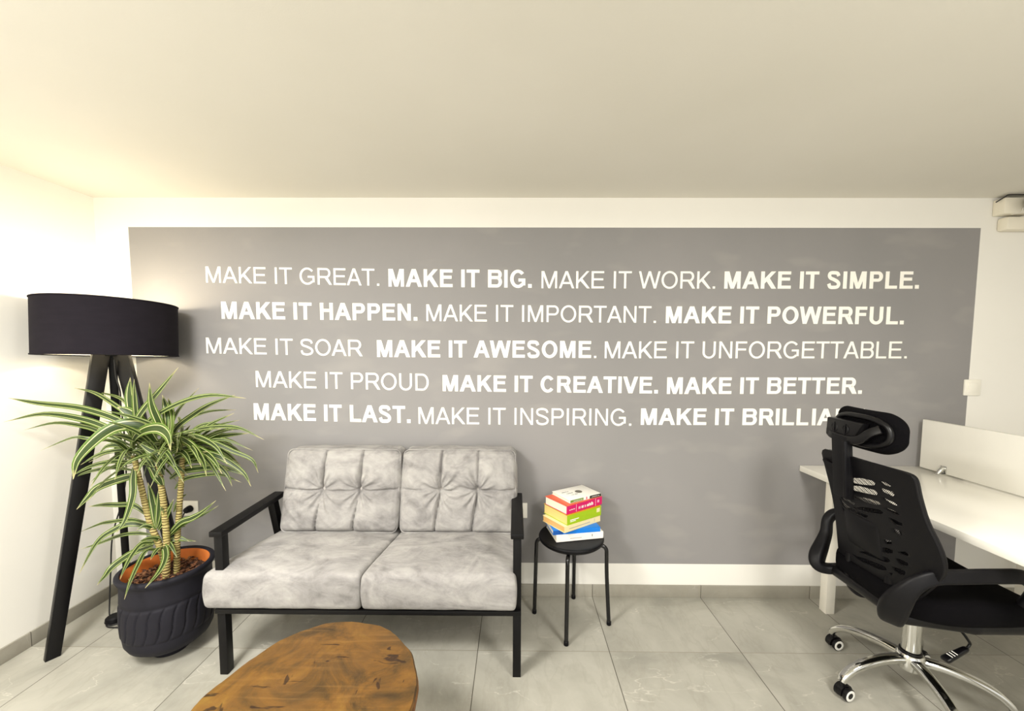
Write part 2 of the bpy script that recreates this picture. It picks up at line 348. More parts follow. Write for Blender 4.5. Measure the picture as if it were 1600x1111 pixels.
SLOTS=[
  [(1.5358, 0.8849), (1.4925, 0.896), (1.4457, 0.9012), (1.4376, 0.8958), (1.4436, 0.8857), (1.4914, 0.8734), (1.539, 0.8658)] ,
  [(1.577, 0.8398), (1.5128, 0.8598), (1.4466, 0.8664), (1.4365, 0.8599), (1.4425, 0.8496), (1.4968, 0.8401), (1.5627, 0.8316)] ,
  [(1.546, 0.8092), (1.4805, 0.8239), (1.437, 0.8274), (1.4294, 0.8202), (1.4552, 0.8101), (1.5025, 0.8042)] ,
  [(1.6209, 0.852), (1.5968, 0.8487), (1.571, 0.8441), (1.583, 0.8355), (1.6167, 0.8443)] ,
  [(1.6282, 0.8268), (1.6027, 0.8152), (1.5718, 0.8085), (1.6043, 0.8056), (1.6274, 0.8156)] ,
  [(1.4201, 0.9104), (1.3963, 0.9137), (1.3747, 0.9075), (1.3793, 0.9031), (1.4023, 0.9019)] ,
  [(1.4215, 0.8873), (1.4003, 0.8868), (1.3755, 0.8879), (1.3687, 0.8788), (1.378, 0.8703), (1.4149, 0.8737)] ,
  [(1.4158, 0.8535), (1.3932, 0.8502), (1.3688, 0.8499), (1.3641, 0.8409), (1.3825, 0.8387), (1.4109, 0.8434)] ,
  [(1.4105, 0.8177), (1.3855, 0.818), (1.3659, 0.8144), (1.3628, 0.8079), (1.3833, 0.8052), (1.4075, 0.809)] ,
  [(1.5589, 0.7627), (1.5062, 0.7815), (1.4396, 0.7959), (1.425, 0.7918), (1.4375, 0.7805), (1.4992, 0.7653), (1.5391, 0.7597)] ,
  [(1.4071, 0.7833), (1.3822, 0.7841), (1.3584, 0.7828), (1.362, 0.7716), (1.3846, 0.7674), (1.4022, 0.7734)] ,
  [(1.3977, 0.7477), (1.367, 0.75), (1.3666, 0.7385), (1.3816, 0.7314), (1.3951, 0.7369)] ,
  [(1.4624, 0.6452), (1.4341, 0.6575), (1.4104, 0.6594), (1.4142, 0.6473), (1.4417, 0.635), (1.4617, 0.6352)] ,
  [(1.4406, 0.6871), (1.4115, 0.6951), (1.4089, 0.6843), (1.4361, 0.6729)] ,
  [(1.5691, 0.5779), (1.5157, 0.601), (1.44, 0.6173), (1.4279, 0.6115), (1.443, 0.5971), (1.4987, 0.5883)] ,
  [(1.6103, 0.5521), (1.5841, 0.5497), (1.5416, 0.561), (1.4549, 0.5759), (1.45, 0.564), (1.4766, 0.5511), (1.5704, 0.5389)] ,
  [(1.4032, 0.637), (1.3823, 0.6401), (1.3605, 0.6401), (1.3619, 0.6296), (1.385, 0.6208), (1.4005, 0.6263)] ,
  [(1.395, 0.6653), (1.365, 0.6788), (1.3538, 0.6749), (1.3588, 0.6664), (1.3793, 0.6615)] ,
  [(1.4219, 0.5943), (1.3959, 0.6007), (1.3737, 0.6013), (1.3798, 0.5858), (1.4009, 0.5797), (1.4192, 0.5835)] ,
  [(1.4395, 0.5617), (1.4211, 0.5701), (1.4297, 0.5549)] ,
  [(1.6279, 0.7972), (1.5917, 0.7856), (1.5458, 0.7801), (1.5577, 0.7698), (1.6103, 0.7718)] ,
  [(1.6242, 0.7711), (1.5917, 0.7541), (1.5457, 0.7505), (1.4916, 0.7536), (1.5135, 0.7358), (1.574, 0.7345), (1.615, 0.7449)] ,
  [(1.6218, 0.7377), (1.5918, 0.7226), (1.5566, 0.7152), (1.5689, 0.7032), (1.6101, 0.7105)] ,
]
SENT=[
 ('MAKE IT GREAT.',0,-1.650,1.7230,1.8080,-0.724,1.7080,1.7970),
 ('MAKE IT BIG.',1,-0.675,1.7040,1.7970,0.087,1.6990,1.7920),
 ('MAKE IT WORK.',0,0.138,1.6970,1.7870,1.056,1.6970,1.7870),
 ('MAKE IT SIMPLE.',1,1.104,1.6970,1.7870,2.125,1.6990,1.7890),
 ('MAKE IT HAPPEN.',1,-1.575,1.5310,1.6230,-0.523,1.5240,1.6130),
 ('MAKE IT IMPORTANT.',0,-0.475,1.5220,1.6110,0.749,1.5160,1.6040),
 ('MAKE IT POWERFUL.',1,0.801,1.5150,1.6040,2.059,1.5120,1.6050),
 ('MAKE IT SOAR',0,-1.666,1.3460,1.4310,-0.821,1.3330,1.4210),
 ('MAKE IT AWESOME.',1,-0.743,1.3290,1.4200,0.435,1.3280,1.4190),
 ('MAKE IT UNFORGETTABLE.',0,0.480,1.3270,1.4170,2.087,1.3320,1.4220),
 ('MAKE IT PROUD',0,-1.404,1.1640,1.2520,-0.466,1.1480,1.2400),
 ('MAKE IT CREATIVE.',1,-0.391,1.1460,1.2340,0.770,1.1380,1.2280),
 ('MAKE IT BETTER.',1,0.818,1.1360,1.2260,1.861,1.1410,1.2290),
 ('MAKE IT LAST.',1,-1.422,0.9850,1.0760,-0.567,0.9710,1.0640),
 ('MAKE IT INSPIRING.',0,-0.524,0.9670,1.0580,0.631,0.9620,1.0540),
 ('MAKE IT BRILLIANT.',1,0.682,0.9670,1.0570,1.914,0.9700,1.0610),
]

# materials of the room
def m_wall(name, a, b, patches=False):
    k = NT(name, 0.75, spec=0.25); p = k.pos()
    n1 = k.noise(p, 1.3, 3); n2 = k.noise(p, 220, 2)
    col = k.ramp(n1, [(0.3, a), (0.7, b)])
    if patches:   # roller touch-ups around the sentences
        q = k.noise(k.mapping(p, (4, 1, 9)), 1.0, 2, 0.4, 0.0)
        col = k.mix(k.math('MULTIPLY', k.ramp(q, [(0.58, 0.0), (0.72, 1.0)]), 0.10), col, 'c9c2b8')
    k.color(col).bump(n2, 0.08, 0.002); return k.m
M_white = m_wall('white_wall_paint', 'ebe8e0', 'efece4')
M_grey = m_wall('grey_wall_paint', '8b8988', '93908f', True)
M_ceil = m_wall('ceiling_paint', 'dbd7cc', 'e0dcd2')

def m_tile(name, floor=True):
    k = NT(name, 0.32, spec=0.45); p = k.pos(); s = k.n('SeparateXYZ'); k.l(p, s.inputs[0])
    fx = k.math('DIVIDE', k.math('SUBTRACT', s.outputs[0], 0.4349 - 6.0), 0.6)
    fy = k.math('DIVIDE', k.math('SUBTRACT', s.outputs[1], 1.7568 - 6.0), 0.6)
    ix, iy = k.math('FLOOR', fx), k.math('FLOOR', fy)
    dx = k.math('MULTIPLY', k.math('ABSOLUTE', k.math('SUBTRACT', fx, k.math('ROUND', fx))), 0.6)
    dy = k.math('MULTIPLY', k.math('ABSOLUTE', k.math('SUBTRACT', fy, k.math('ROUND', fy))), 0.6)
    cv = k.n('CombineXYZ'); k.l(k.math('MULTIPLY', ix, 3.7), cv.inputs[0]); k.l(k.math('MULTIPLY', iy, 5.3), cv.inputs[1])
    ad = k.n('VectorMath', operation='ADD'); k.l(p, ad.inputs[0]); k.l(cv.outputs[0], ad.inputs[1]); q = ad.outputs[0]
    n1 = k.noise(q, 2.6, 6, 0.62, 0.5)
    base = k.ramp(n1, [(0.30, '918f85'), (0.5, 'a6a398'), (0.70, 'b5b2a7')])
    n2 = k.noise(k.mapping(q, (0.7, 2.0, 1), rot=(0, 0, 0.6)), 3.6, 5, 0.5, 0.25)
    vein = k.math('SUBTRACT', 1.0, k.math('MINIMUM', k.math('MULTIPLY', k.math('ABSOLUTE', k.math('SUBTRACT', n2, 0.5)), 150), 1.0))
    n3 = k.noise(q, 5.0, 2)
    vein = k.math('MULTIPLY', vein, k.ramp(n3, [(0.5, 0.0), (0.62, 0.42)]))
    base = k.mix(vein, base, 'e0dccf')
    n4 = k.noise(k.mapping(q, (2.2, 0.8, 1), rot=(0, 0, -0.5)), 4.1, 5, 0.55, 0.3)
    dv = k.math('SUBTRACT', 1.0, k.math('MINIMUM', k.math('MULTIPLY', k.math('ABSOLUTE', k.math('SUBTRACT', n4, 0.47)), 30), 1.0))
    base = k.mix(k.math('MULTIPLY', dv, 0.22), base, '8f8a7d')
    if not floor: base = k.mix(0.35, base, '8d8474')
    lx = k.math('LESS_THAN', dx, 0.0016); ly = k.math('LESS_THAN', dy, 0.0014)
    col = k.mix(ly, base, '8c8678') if floor else base
    col = k.mix(lx, col, '4c473e')
    if not floor: col = k.mix(ly, col, '4c473e')
    k.color(col)
    k.rough(k.math('ADD', 0.26, k.math('MULTIPLY', n1, 0.22)))
    g = k.math('MAXIMUM', lx, ly); k.bump(k.math('SUBTRACT', 1.0, g), 0.25, 0.002)
    return k.m
M_floor = m_tile('grey_marble_tile'); M_skirt = m_tile('grey_marble_skirting', False)

# ------------------------------------------------------------------ setting
XL, YB, H = -2.23, 2.173, 2.1645
YF, XR = -3.2, 4.6
bm = B(); box(bm, XL - 0.1, XR, YF, YB + 0.1, -0.08, 0.0); tag(obj('floor', bm, M_floor), kind='structure')
bm = B(); box(bm, XL - 0.1, XR, YF, YB + 0.1, H, H + 0.1); tag(obj('ceiling', bm, M_ceil), kind='structure')
bm = B(); box(bm, XL - 0.1, XL, YF, YB + 0.1, 0, H); tag(obj('wall_left', bm, M_white), kind='structure')
bm = B()   # back wall with the painted grey field
xs = [XL, -2.052, 2.4256, XR]; zs = [0, 0.189, 2.0126, H]
top = [2.013, 2.0126]
g = [[bm.verts.new((x, YB, z)) for z in zs] for x in xs]
g[1][1].co.x = -2.052
for i in range(3):
    for j in range(3):
        f = bm.faces.new((g[i][j], g[i + 1][j], g[i + 1][j + 1], g[i][j + 1])); f.material_index = 1 if (i == 1 and j == 1) else 0
bk = [bm.verts.new((x, YB + 0.1, z)) for x, z in ((XL, 0), (XR, 0), (XR, H), (XL, H))]
bm.faces.new(bk[::-1])
bm.faces.new([g[i][0] for i in range(4)][::-1] + [bk[0], bk[1]]); bm.faces.new([g[i][3] for i in range(4)] + [bk[2], bk[3]])
bm.faces.new([g[0][j] for j in range(4)] + [bk[3], bk[0]]); bm.faces.new([g[3][j] for j in range(4)][::-1] + [bk[1], bk[2]])
tag(obj('wall_back', bm, [M_white, M_grey], smooth=20), kind='structure')
bm = B(); box(bm, XR, XR + 0.1, YF, YB + 0.1, 0, H); tag(obj('wall_right', bm, M_white), kind='structure')
bm = B(); box(bm, XL + 0.0, XR, YB - 0.009, YB, 0, 0.069, 0.0015); tag(obj('baseboard_back', bm, M_skirt), kind='structure')
bm = B(); box(bm, XL, XL + 0.009, YF, YB - 0.009, 0, 0.069, 0.0015); tag(obj('baseboard_left', bm, M_skirt), kind='structure')

# ------------------------------------------------------------------ painted sentences
CAP = 716.0
ADV = {0: dict(M=833, A=667, K=667, E=667, I=278, T=611, G=778, R=722, B=667, W=944, O=778, S=667, P=667, L=556, H=722, N=722, F=611, U=722, C=722, V=667, D=722),
       1: dict(M=833, A=722, K=722, E=667, I=278, T=611, G=778, R=722, B=722, W=944, O=778, S=667, P=667, L=611, H=722, N=722, F=611, U=722, C=722, V=667, D=722)}
def arc(cx, cy, rx, ry, s, hs, a0, a1, n=22):
    """ring segment as quads, between outer ellipse and inner one"""
    out = []
    for k in range(n):
        q = []
        for a, inner in ((a0 + (a1 - a0) * k / n, 0), (a0 + (a1 - a0) * (k + 1) / n, 0), (a0 + (a1 - a0) * (k + 1) / n, 1), (a0 + (a1 - a0) * k / n, 1)):
            a = math.radians(a); q.append((cx + (rx - s * inner) * math.cos(a), cy + (ry - hs * inner) * math.sin(a)))
        out.append(q)
    return out
def rect(x0, x1, y0, y1): return [(x0, y0), (x1, y0), (x1, y1), (x0, y1)]
def stroke(pts, w, n=6):
    P = spline([(x, y, 0) for x, y in pts], n); out = []
    L, R = [], []
    for i in range(len(P)):
        d = (P[min(i + 1, len(P) - 1)] - P[max(i - 1, 0)]).normalized(); nn = Vector((-d.y, d.x, 0)) * (w / 2)
        L.append(P[i] + nn); R.append(P[i] - nn)
    for i in range(len(P) - 1): out.append([(v.x, v.y) for v in (R[i], R[i + 1], L[i + 1], L[i])])
    return out
def glyph(ch, bold):
    a = ADV[bold].get(ch, 278); s, h = (156, 128) if bold else (94, 84); lb = 72 if bold else 77; m = CAP / 2
    if ch == 'I': return [rect((a - s) / 2, (a + s) / 2, 0, CAP)]
    if ch == 'T': return [rect(20, a - 20, CAP - h, CAP), rect((a - s) / 2, (a + s) / 2, 0, CAP - h)]
    if ch == 'L': return [rect(lb, lb + s, 0, CAP), rect(lb + s, a - 35, 0, h)]
    if ch in 'EF':
        o = [rect(lb, lb + s, 0, CAP), rect(lb + s, a - 48, CAP - h, CAP), rect(lb + s, a - 85, 335, 335 + h)]
        return o + ([rect(lb + s, a - 40, 0, h)] if ch == 'E' else [])
    if ch == 'H': return [rect(lb, lb + s, 0, CAP), rect(a - lb - s, a - lb, 0, CAP), rect(lb + s, a - lb - s, 335, 335 + h)]
    if ch == 'N': return [rect(lb, lb + s * .93, 0, CAP), rect(a - lb - s * .93, a - lb, 0, CAP), [(lb, CAP), (a - lb - s * 1.05, 0), (a - lb, 0), (lb + s * 1.05, CAP)]]
    if ch == 'M':
        c = a / 2; w = s * .92
        return [rect(lb, lb + w, 0, CAP), rect(a - lb - w, a - lb, 0, CAP), [(lb, CAP), (c - w * .5, 0), (c + w * .5, 0), (lb + w * 1.4, CAP)], [(a - lb - w * 1.4, CAP), (c - w * .5, 0), (c + w * .5, 0), (a - lb, CAP)]]
    if ch in 'AV':
        c = a / 2; t = s * .58; w = s * 1.10; sl = CAP / (c - t); yy = (c - w) * sl
        o = [[(0, 0), (w, 0), (c, yy), (c, CAP), (c - t, CAP)], [(a, 0), (c + t, CAP), (c, CAP), (c, yy), (a - w, 0)]]
        if ch == 'A': o.append(rect((200) / sl + w * .6, a - 200 / sl - w * .6, 180, 180 + h))
        else: o = [[(x, CAP - y) for x, y in q] for q in o]
        return o
    if ch == 'W':
        w = s * 1.02; q = a / 4; t = s * .52
        return [[(5, CAP), (q - t, 0), (q + t, 0), (5 + w, CAP)], [(a - 5 - w, CAP), (3 * q - t, 0), (3 * q + t, 0), (a - 5, CAP)],
                [(a / 2 - t, CAP), (q - t, 0), (q + t, 0), (a / 2 + t, CAP)], [(a / 2 - t, CAP), (3 * q - t, 0), (3 * q + t, 0), (a / 2 + t, CAP)]]
    if ch == 'K':
        x0 = lb + s; return [rect(lb, x0, 0, CAP), [(x0, 210), (x0, 210 + s * 1.35), (a - 20 - s * 1.25, CAP), (a - 20, CAP)], [(a - s * 1.22, 0), (a + 5, 0), (x0 + s * .95 + 60, 440), (x0 + 45, 360)]]
    if ch in 'PRB':
        r = 205 if ch != 'B' else 190; xr = a - (42 if ch != 'R' else 60); y0 = CAP - 2 * r
        if ch != 'B': y0 = 290
        rr = (CAP - y0) / 2; x1 = xr - rr * .95
        o = [rect(lb, lb + s, 0, CAP), rect(lb + s, x1, CAP - h, CAP), rect(lb + s, x1, y0, y0 + h)] + arc(x1, y0 + rr, rr * .95, rr, s, h, -90, 90)
        if ch == 'R': o.append([(a - s * 1.28, 0), (a - 2, 0), (x1 + s * .55, y0 + h * .8), (x1 - s * .75, y0 + 10)])
        if ch == 'B':
            y1 = y0 + h; rr = y1 / 2; xr = a - 30; x1 = xr - rr
            o += [rect(lb + s, x1, 0, h)] + arc(x1, rr, rr, rr, s, h, -90, 90) + [rect(lb + s, x1 + 20, y0, y1)]
        return o
    if ch == 'D':
        x1 = a - 330; return [rect(lb, lb + s, 0, CAP), rect(lb + s, x1, 0, h), rect(lb + s, x1, CAP - h, CAP)] + arc(x1, m, 330 - 45, m, s, h, -90, 90, 28)
    if ch == 'U':
        rr = (a - 2 * lb) / 2; return [rect(lb, lb + s, 250, CAP), rect(a - lb - s, a - lb, 250, CAP)] + arc(a / 2, 250, rr, 262, s, h, 180, 360, 28)
    if ch == 'O': return arc(a / 2, m, a / 2 - 42, m + 12, s, h, 0, 360, 44)
    if ch == 'C': return arc(a / 2 + 10, m, a / 2 - 44, m + 12, s, h, 38, 322, 36)
    if ch == 'G':
        return arc(a / 2, m, a / 2 - 44, m + 12, s, h, 40, 318, 36) + [rect(a - 62 - s, a - 62, 95, 375), rect(a / 2 + 20, a - 62, 375 - h, 375)]
    if ch == 'S':
        k = s / 2; x0, x1 = 45 + k, a - 45 - k; hh = h / 2
        return stroke([(x1 - 12, 525), (x1 - 70, 635), (a / 2, CAP + 8 - hh), (x0 + 55, 645), (x0 + 12, 535), (x0 + 70, 440), (a / 2, m + 20), (x1 - 55, 290), (x1, 190), (x1 - 60, 80), (a / 2, hh - 8), (x0 + 60, 75), (x0, 210)], (s + h) / 2)
    if ch == '.': return [rect((a - s) / 2 - 4, (a + s) / 2 + 4, 0, s)]
    return []
M_letter = plain('white_letter_paint', 'faf7ee', 0.6, nscale=30, namt=0.03)
ROWW = ['top line', 'second line', 'middle line', 'fourth line', 'bottom line']
for txt, bold, x0, zb0, zt0, x1, zb1, zt1 in SENT:
    quads = []; pen = 0; word = 0
    for i, ch in enumerate(txt):
        b = 0 if (ch == '.' and txt == 'MAKE IT AWESOME.') else bold
        for q in glyph(ch, b): quads.append((word, [(pen + x, y) for x, y in q]))
        pen += ADV[bold].get(ch, 278)
        if ch == ' ': word += 1
        if txt == 'MAKE IT BRILLIANT.' and i == 12: pen += 60
    a = min(x for w, q in quads for x, y in q); e = max(x for w, q in quads for x, y in q)
    row = 0 if zb0 > 1.65 else 1 if zb0 > 1.48 else 2 if zb0 > 1.28 else 3 if zb0 > 1.08 else 4
    root = thing('wall_sentence', 'white %s painted words "%s" in the %s of the grey wall' % ('bold' if bold else 'thin', txt.rstrip('.'), ROWW[row]), 'wall lettering', ((x0 + x1) / 2, YB, (zb0 + zb1) / 2), 'white sentences painted on the grey wall')
    for w in range(word + 1):
        bm = B()
        for k, (ww, q) in enumerate(quads):
            if ww != w: continue
            fr, bk2 = [], []
            for x, y in q:
                u = (x - a) / (e - a); zb = zb0 + (zb1 - zb0) * u; zt = zt0 + (zt1 - zt0) * u; zz = zb + (zt - zb) * y / CAP
                fr.append(bm.verts.new((x0 + (x1 - x0) * u, YB - 0.0012 - 0.00005 * (k % 7), zz))); bk2.append(bm.verts.new((x0 + (x1 - x0) * u, YB + 0.0005, zz)))
            bm.faces.new(fr); n = len(q)
            for i in range(n): bm.faces.new((fr[i], bk2[i], bk2[(i + 1) % n], fr[(i + 1) % n]))
        obj('word', bm, M_letter, root, smooth=20)

# ------------------------------------------------------------------ loveseat
M_frame = plain('black_powder_coat', '0b0a0b', 0.45, spec=0.2, nscale=90, bump=0.05)
def m_velvet(name):
    k = NT(name, 0.85, spec=0.2); p = k.objc()
    n1 = k.noise(k.mapping(p, (1, 1.6, 1.6), rot=(0, 0, 0.7)), 5.0, 6, 0.62, 1.3)
    n2 = k.noise(k.mapping(p, (1, 2.2, 1.2), rot=(0.3, 0, 0.9)), 17, 5, 0.6, 1.2)
    f = k.math('ADD', k.math('MULTIPLY', n1, 0.75), k.math('MULTIPLY', n2, 0.25))
    col = k.ramp(f, [(0.32, '757270'), (0.45, '8d8a88'), (0.54, '9b9895'), (0.68, 'aaa7a3')])
    k.color(col); k.p.inputs['Sheen Weight'].default_value = 0.15; k.p.inputs['Sheen Roughness'].default_value = 0.4
    k.bump(k.math('ADD', n2, k.math('MULTIPLY', k.noise(p, 60, 3), 0.3)), 0.35, 0.006); return k.m
M_velvet = m_velvet('grey_crushed_velvet'); M_button = plain('pale_grey_velvet_button', 'b7b2ad', 0.8, nscale=80)
SX0, SX1 = -1.222, 0.012          # post centre lines
sofa = thing('loveseat', 'grey velvet two-seat sofa with black metal arms against the grey wall', 'sofa', ((SX0 + SX1) / 2, 1.85, 0))
def zc(x): return 0
for side, x in ((-1, SX0), (1, SX1)):
    bm = B(); box(bm, x - 0.017, x + 0.017, 1.606, 1.644, 0.0, 0.282, 0.002); obj('leg', bm, M_frame, sofa)
    bm = B(); box(bm, x - 0.017, x + 0.017, 1.606, 1.644, 0.282, 0.604, 0.002); obj('arm_post', bm, M_frame, sofa)
    bm = B(); bar(bm, (x, 2.085, 0.0), (x, 2.07, 0.282), (1, 0, 0), 0.034, 0.036); obj('leg', bm, M_frame, sofa)
    bm = B(); bar(bm, (x, 2.07, 0.282), (x, 1.985, 0.606), (1, 0, 0), 0.034, 0.04); obj('arm_post', bm, M_frame, sofa)
    bm = B(); hexa(bm, [(x - 0.027, 1.592, 0.602), (x + 0.027, 1.592, 0.602), (x + 0.027, 2.05, 0.607), (x - 0.027, 2.05, 0.607), (x - 0.027, 1.592, 0.626), (x + 0.027, 1.592, 0.626), (x + 0.027, 2.05, 0.632), (x - 0.027, 2.05, 0.632)], 0.004)
    obj('armrest', bm, M_frame, sofa)
bm = B(); box(bm, SX0 - 0.017, SX1 + 0.017, 1.592, 1.637, 0.277, 0.297, 0.002); box(bm, SX0 - 0.017, SX1 + 0.017, 2.055, 2.085, 0.279, 0.297, 0.002)
for x in (SX0, SX1): box(bm, x - 0.016, x + 0.016, 1.637, 2.055, 0.279, 0.297, 0.002)
for i in range(7):
    x = SX0 + 0.15 + i * 0.155; box(bm, x - 0.025, x + 0.025, 1.637, 2.055, 0.286, 0.296)
obj('seat_frame', bm, M_frame, sofa)
bm = B()
box(bm, SX0 + 0.08, SX1 - 0.08, 2.118, 2.14, 0.70, 0.73, 0.002); box(bm, SX0 + 0.08, SX1 - 0.08, 2.105, 2.125, 0.47, 0.50, 0.002)
for x in (SX0 + 0.09, SX1 - 0.09): bar(bm, (x, 2.075, 0.29), (x, 2.129, 0.735), (1, 0, 0), 0.03, 0.026)
obj('back_frame', bm, M_frame, sofa)

def fbm(p, s, seed): return noise.noise(Vector((p[0] * s + seed, p[1] * s - seed, p[2] * s + 2 * seed)))
def seat_cushion(xf0, xf1, xb0, xb1, seed):
    yf, yb, z0, z1 = 1.582, 2.02, 0.300, 0.458
    h = (0.5, (yb - yf) / 2, (z1 - z0) / 2)
    def fn(p, n):
        u = (p.x + 0.5); v = (p.y + h[1]) / (2 * h[1]); a = xf0 + (xb0 - xf0) * v; b = xf1 + (xb1 - xf1) * v
        x = a + (b - a) * u; y = yf + (yb - yf) * v; z = (z0 + z1) / 2 + p.z
        e = max(0.0, 1 - abs(2 * u - 1) ** 3) * max(0.0, 1 - abs(2 * v - 1) ** 3)
        if p.z > 0: z += 0.014 * e + 0.006 * e * fbm((x, y, z), 7, seed) + 0.002 * fbm((x, y, z), 22, seed)
        if p.z > 0 and v < .15: z -= 0.004 * (1 - v / .15)
        if n.y < -0.3:
            y -= 0.008 * max(0, 1 - (p.z / h[2]) ** 2) + 0.003 * fbm((x, y, z), 14, seed)
            w = math.sin((x * 1.0 + z * 0.6) * 62 + seed) * max(0, fbm((x, 0, 0), 3.2, seed + 5)); y -= 0.006 * w * max(0, 1 - (p.z / h[2]) ** 2)
        if abs(n.x) > 0.3: x += 0.006 * math.copysign(1, n.x) * max(0, 1 - (p.z / h[2]) ** 2)
        return Vector((x, y, z))
    bm = B(); cushion(bm, h, 0.022, (60, 44, 16), fn)
    # scale trick: the x half size is nominal, so the rounding follows the real width
    o = obj('seat_cushion', bm, M_velvet, sofa, smooth=80)
    bm = B(); pts = []
    for k in range(41):
        u = 0.03 + 0.94 * k / 40
        pts.append((xf0 + (xf1 - xf0) * u, yf + 0.013, z1 - 0.0105))
    tube(bm, pts, 0.0028, 6); obj('piping', bm, M_velvet, o)
    return o
seat_cushion(-1.276, -0.634, -1.176, -0.573, 1.3)
seat_cushion(-0.626, 0.006, -0.567, 0.008, 4.1)

def back_cushion(x0, x1, seed):
    zb, zt = 0.464, 0.852; hx = (x1 - x0) / 2; hz = (zt - zb) / 2; hy = 0.06; xc = (x0 + x1) / 2
    gx = (-hx * 0.31, hx * 0.33); gz = 0.01
    def ycen(z): return 1.992 + 0.10 * (z - zb) / (zt - zb)
    def front(px, pz):
        """outward puff of the tufted front face"""
        d = 0.034 * (1 - abs(px / hx) ** 4) * (1 - abs(pz / hz) ** 4)
        for g in gx:
            gg = g + 0.015 * (pz / hz) + 0.006 * math.cos(pz / hz * 3.1)  - 0.006
            d -= 0.018 * math.exp(-((px - gg) / 0.0055) ** 2) + 0.009 * math.exp(-((px - gg) / 0.03) ** 2)
            r = math.hypot(px - g, pz - gz); d -= 0.010 * math.exp(-(r / 0.018) ** 2) + 0.012 * math.exp(-(r / 0.06) ** 2)
            a = math.atan2(pz - gz, px - g); d += 0.007 * math.sin(a * 11 + seed * 3 + 2 * fbm((px, pz, 0), 9, seed)) * math.exp(-((r - 0.06) / 0.05) ** 2)
        d -= 0.012 * math.exp(-((pz - gz) / 0.006) ** 2) * (0.5 + 0.5 * abs(px / hx)) + 0.006 * math.exp(-((pz - gz) / 0.03) ** 2)
        d += 0.005 * fbm((px, pz, 0), 12, seed) + 0.0035 * fbm((px * 1.2 + pz, pz * .5, 0), 32, seed)
        return d
    def fn(p, n):
        z = (zb + zt) / 2 + p.z; y = ycen(z) + p.y; x = xc + p.x
        w = max(0.0, -n.y)
        if w > 0: y -= front(p.x, p.z) * w
        if n.z > 0.3: z += 0.008 * (1 - (p.x / hx) ** 4) + 0.005 * fbm((x, y, z), 14, seed)
        if abs(n.x) > 0.3: x += math.copysign(0.006, n.x) * (1 - (p.z / hz) ** 2) + 0.003 * fbm((x, y, z), 16, seed)
        return Vector((x, y, z))
    bm = B(); cushion(bm, (hx, hy, hz), 0.03, (150, 12, 100), fn)
    o = obj('back_cushion', bm, M_velvet, sofa, smooth=80)
    for g in gx:
        z = (zb + zt) / 2 + gz; y = ycen(z) - hy - front(g, gz) - 0.006
        bm = B(); lathe(bm, [(0, 0.008), (0.005, 0.0075), (0.0105, 0.005), (0.0125, 0.001), (0.0105, -0.006)], (xc + g, y, z), 16, axis=(0, -1, 0.24))
        obj('button', bm, M_button, o)
    bm = B(); pts = []
    r = 0.028; L = []
    for cx, cz, a0 in ((hx - r, hz - r, 0), (-hx + r, hz - r, 90), (-hx + r, -hz + r, 180), (hx - r, -hz + r, 270)):
        for k in range(7):
            a = math.radians(a0 + 15 * k); L.append((cx + r * math.cos(a), cz + r * math.sin(a)))
    full = []
    for i in range(len(L)):
        a, b = L[i], L[(i + 1) % len(L)]; m = max(1, int(math.hypot(b[0] - a[0], b[1] - a[1]) / 0.02))
        for k in range(m): full.append((a[0] + (b[0] - a[0]) * k / m, a[1] + (b[1] - a[1]) * k / m))
    full.append(full[0])
    for px, pz in full:
        z = (zb + zt) / 2 + pz; pts.append((xc + px * 0.985, ycen(z) - hy + 0.012, z + 0.004 * (1 if pz > 0 else 0)))
    tube(bm, pts, 0.0035, 6); obj('piping', bm, M_velvet, o)
back_cushion(-1.168, -0.580, 2.2)
back_cushion(-0.572, 0.008, 7.7)

# ------------------------------------------------------------------ stool and books
M_blackp = plain('black_plastic', '0b0a0d', 0.5, spec=0.18, nscale=120)
M_blackm = plain('black_gloss_metal', '0c0b0c', 0.22, nscale=60)
M_chrome = plain('chrome', 'd8d8d4', 0.10, 1.0, nscale=8, namt=0.02)
SCX, SCY, SZ = 0.2865, 1.985, 0.437
stool = thing('stool', 'round black four-legged stool carrying the books right of the sofa', 'stool', (SCX, SCY, 0))
bm = B(); lathe(bm, [(0, SZ - 0.030), (0.10, SZ - 0.030), (0.150, SZ - 0.026), (0.161, SZ - 0.016), (0.163, SZ - 0.006), (0.160, SZ), (0.152, SZ + 0.001), (0.146, SZ - 0.001), (0, SZ - 0.001)], (SCX, SCY, 0), 64)
obj('seat', bm, M_blackp, stool)
for fx, fy in ((0.243, 1.795), (0.106, 2.022), (0.474, 1.937), (0.328, 2.150)):
    d = Vector((fx - SCX, fy - SCY, 0)).normalized(); c = Vector((SCX, SCY, 0))
    P = [c + d * 0.10 + Vector((0, 0, SZ - 0.036)), c + d * 0.135 + Vector((0, 0, SZ - 0.034)), c + d * 0.160 + Vector((0, 0, SZ - 0.036)), c + d * 0.174 + Vector((0, 0, SZ - 0.052)), c + d * 0.1765 + Vector((0, 0, SZ - 0.085)), c + d * 0.179 + Vector((0, 0, 0.25)), Vector((fx, fy, 0.004))]
    bm = B(); tube(bm, spline(P, 6), 0.0098, 14); lg = obj('leg', bm, M_blackm, stool)
    bm = B(); lathe(bm, [(0, 0), (0.010, 0), (0.0115, 0.002), (0.0115, 0.018), (0.0098, 0.020)], (fx, fy, 0.0), 14); obj('foot_cap', bm, M_blackp, lg)

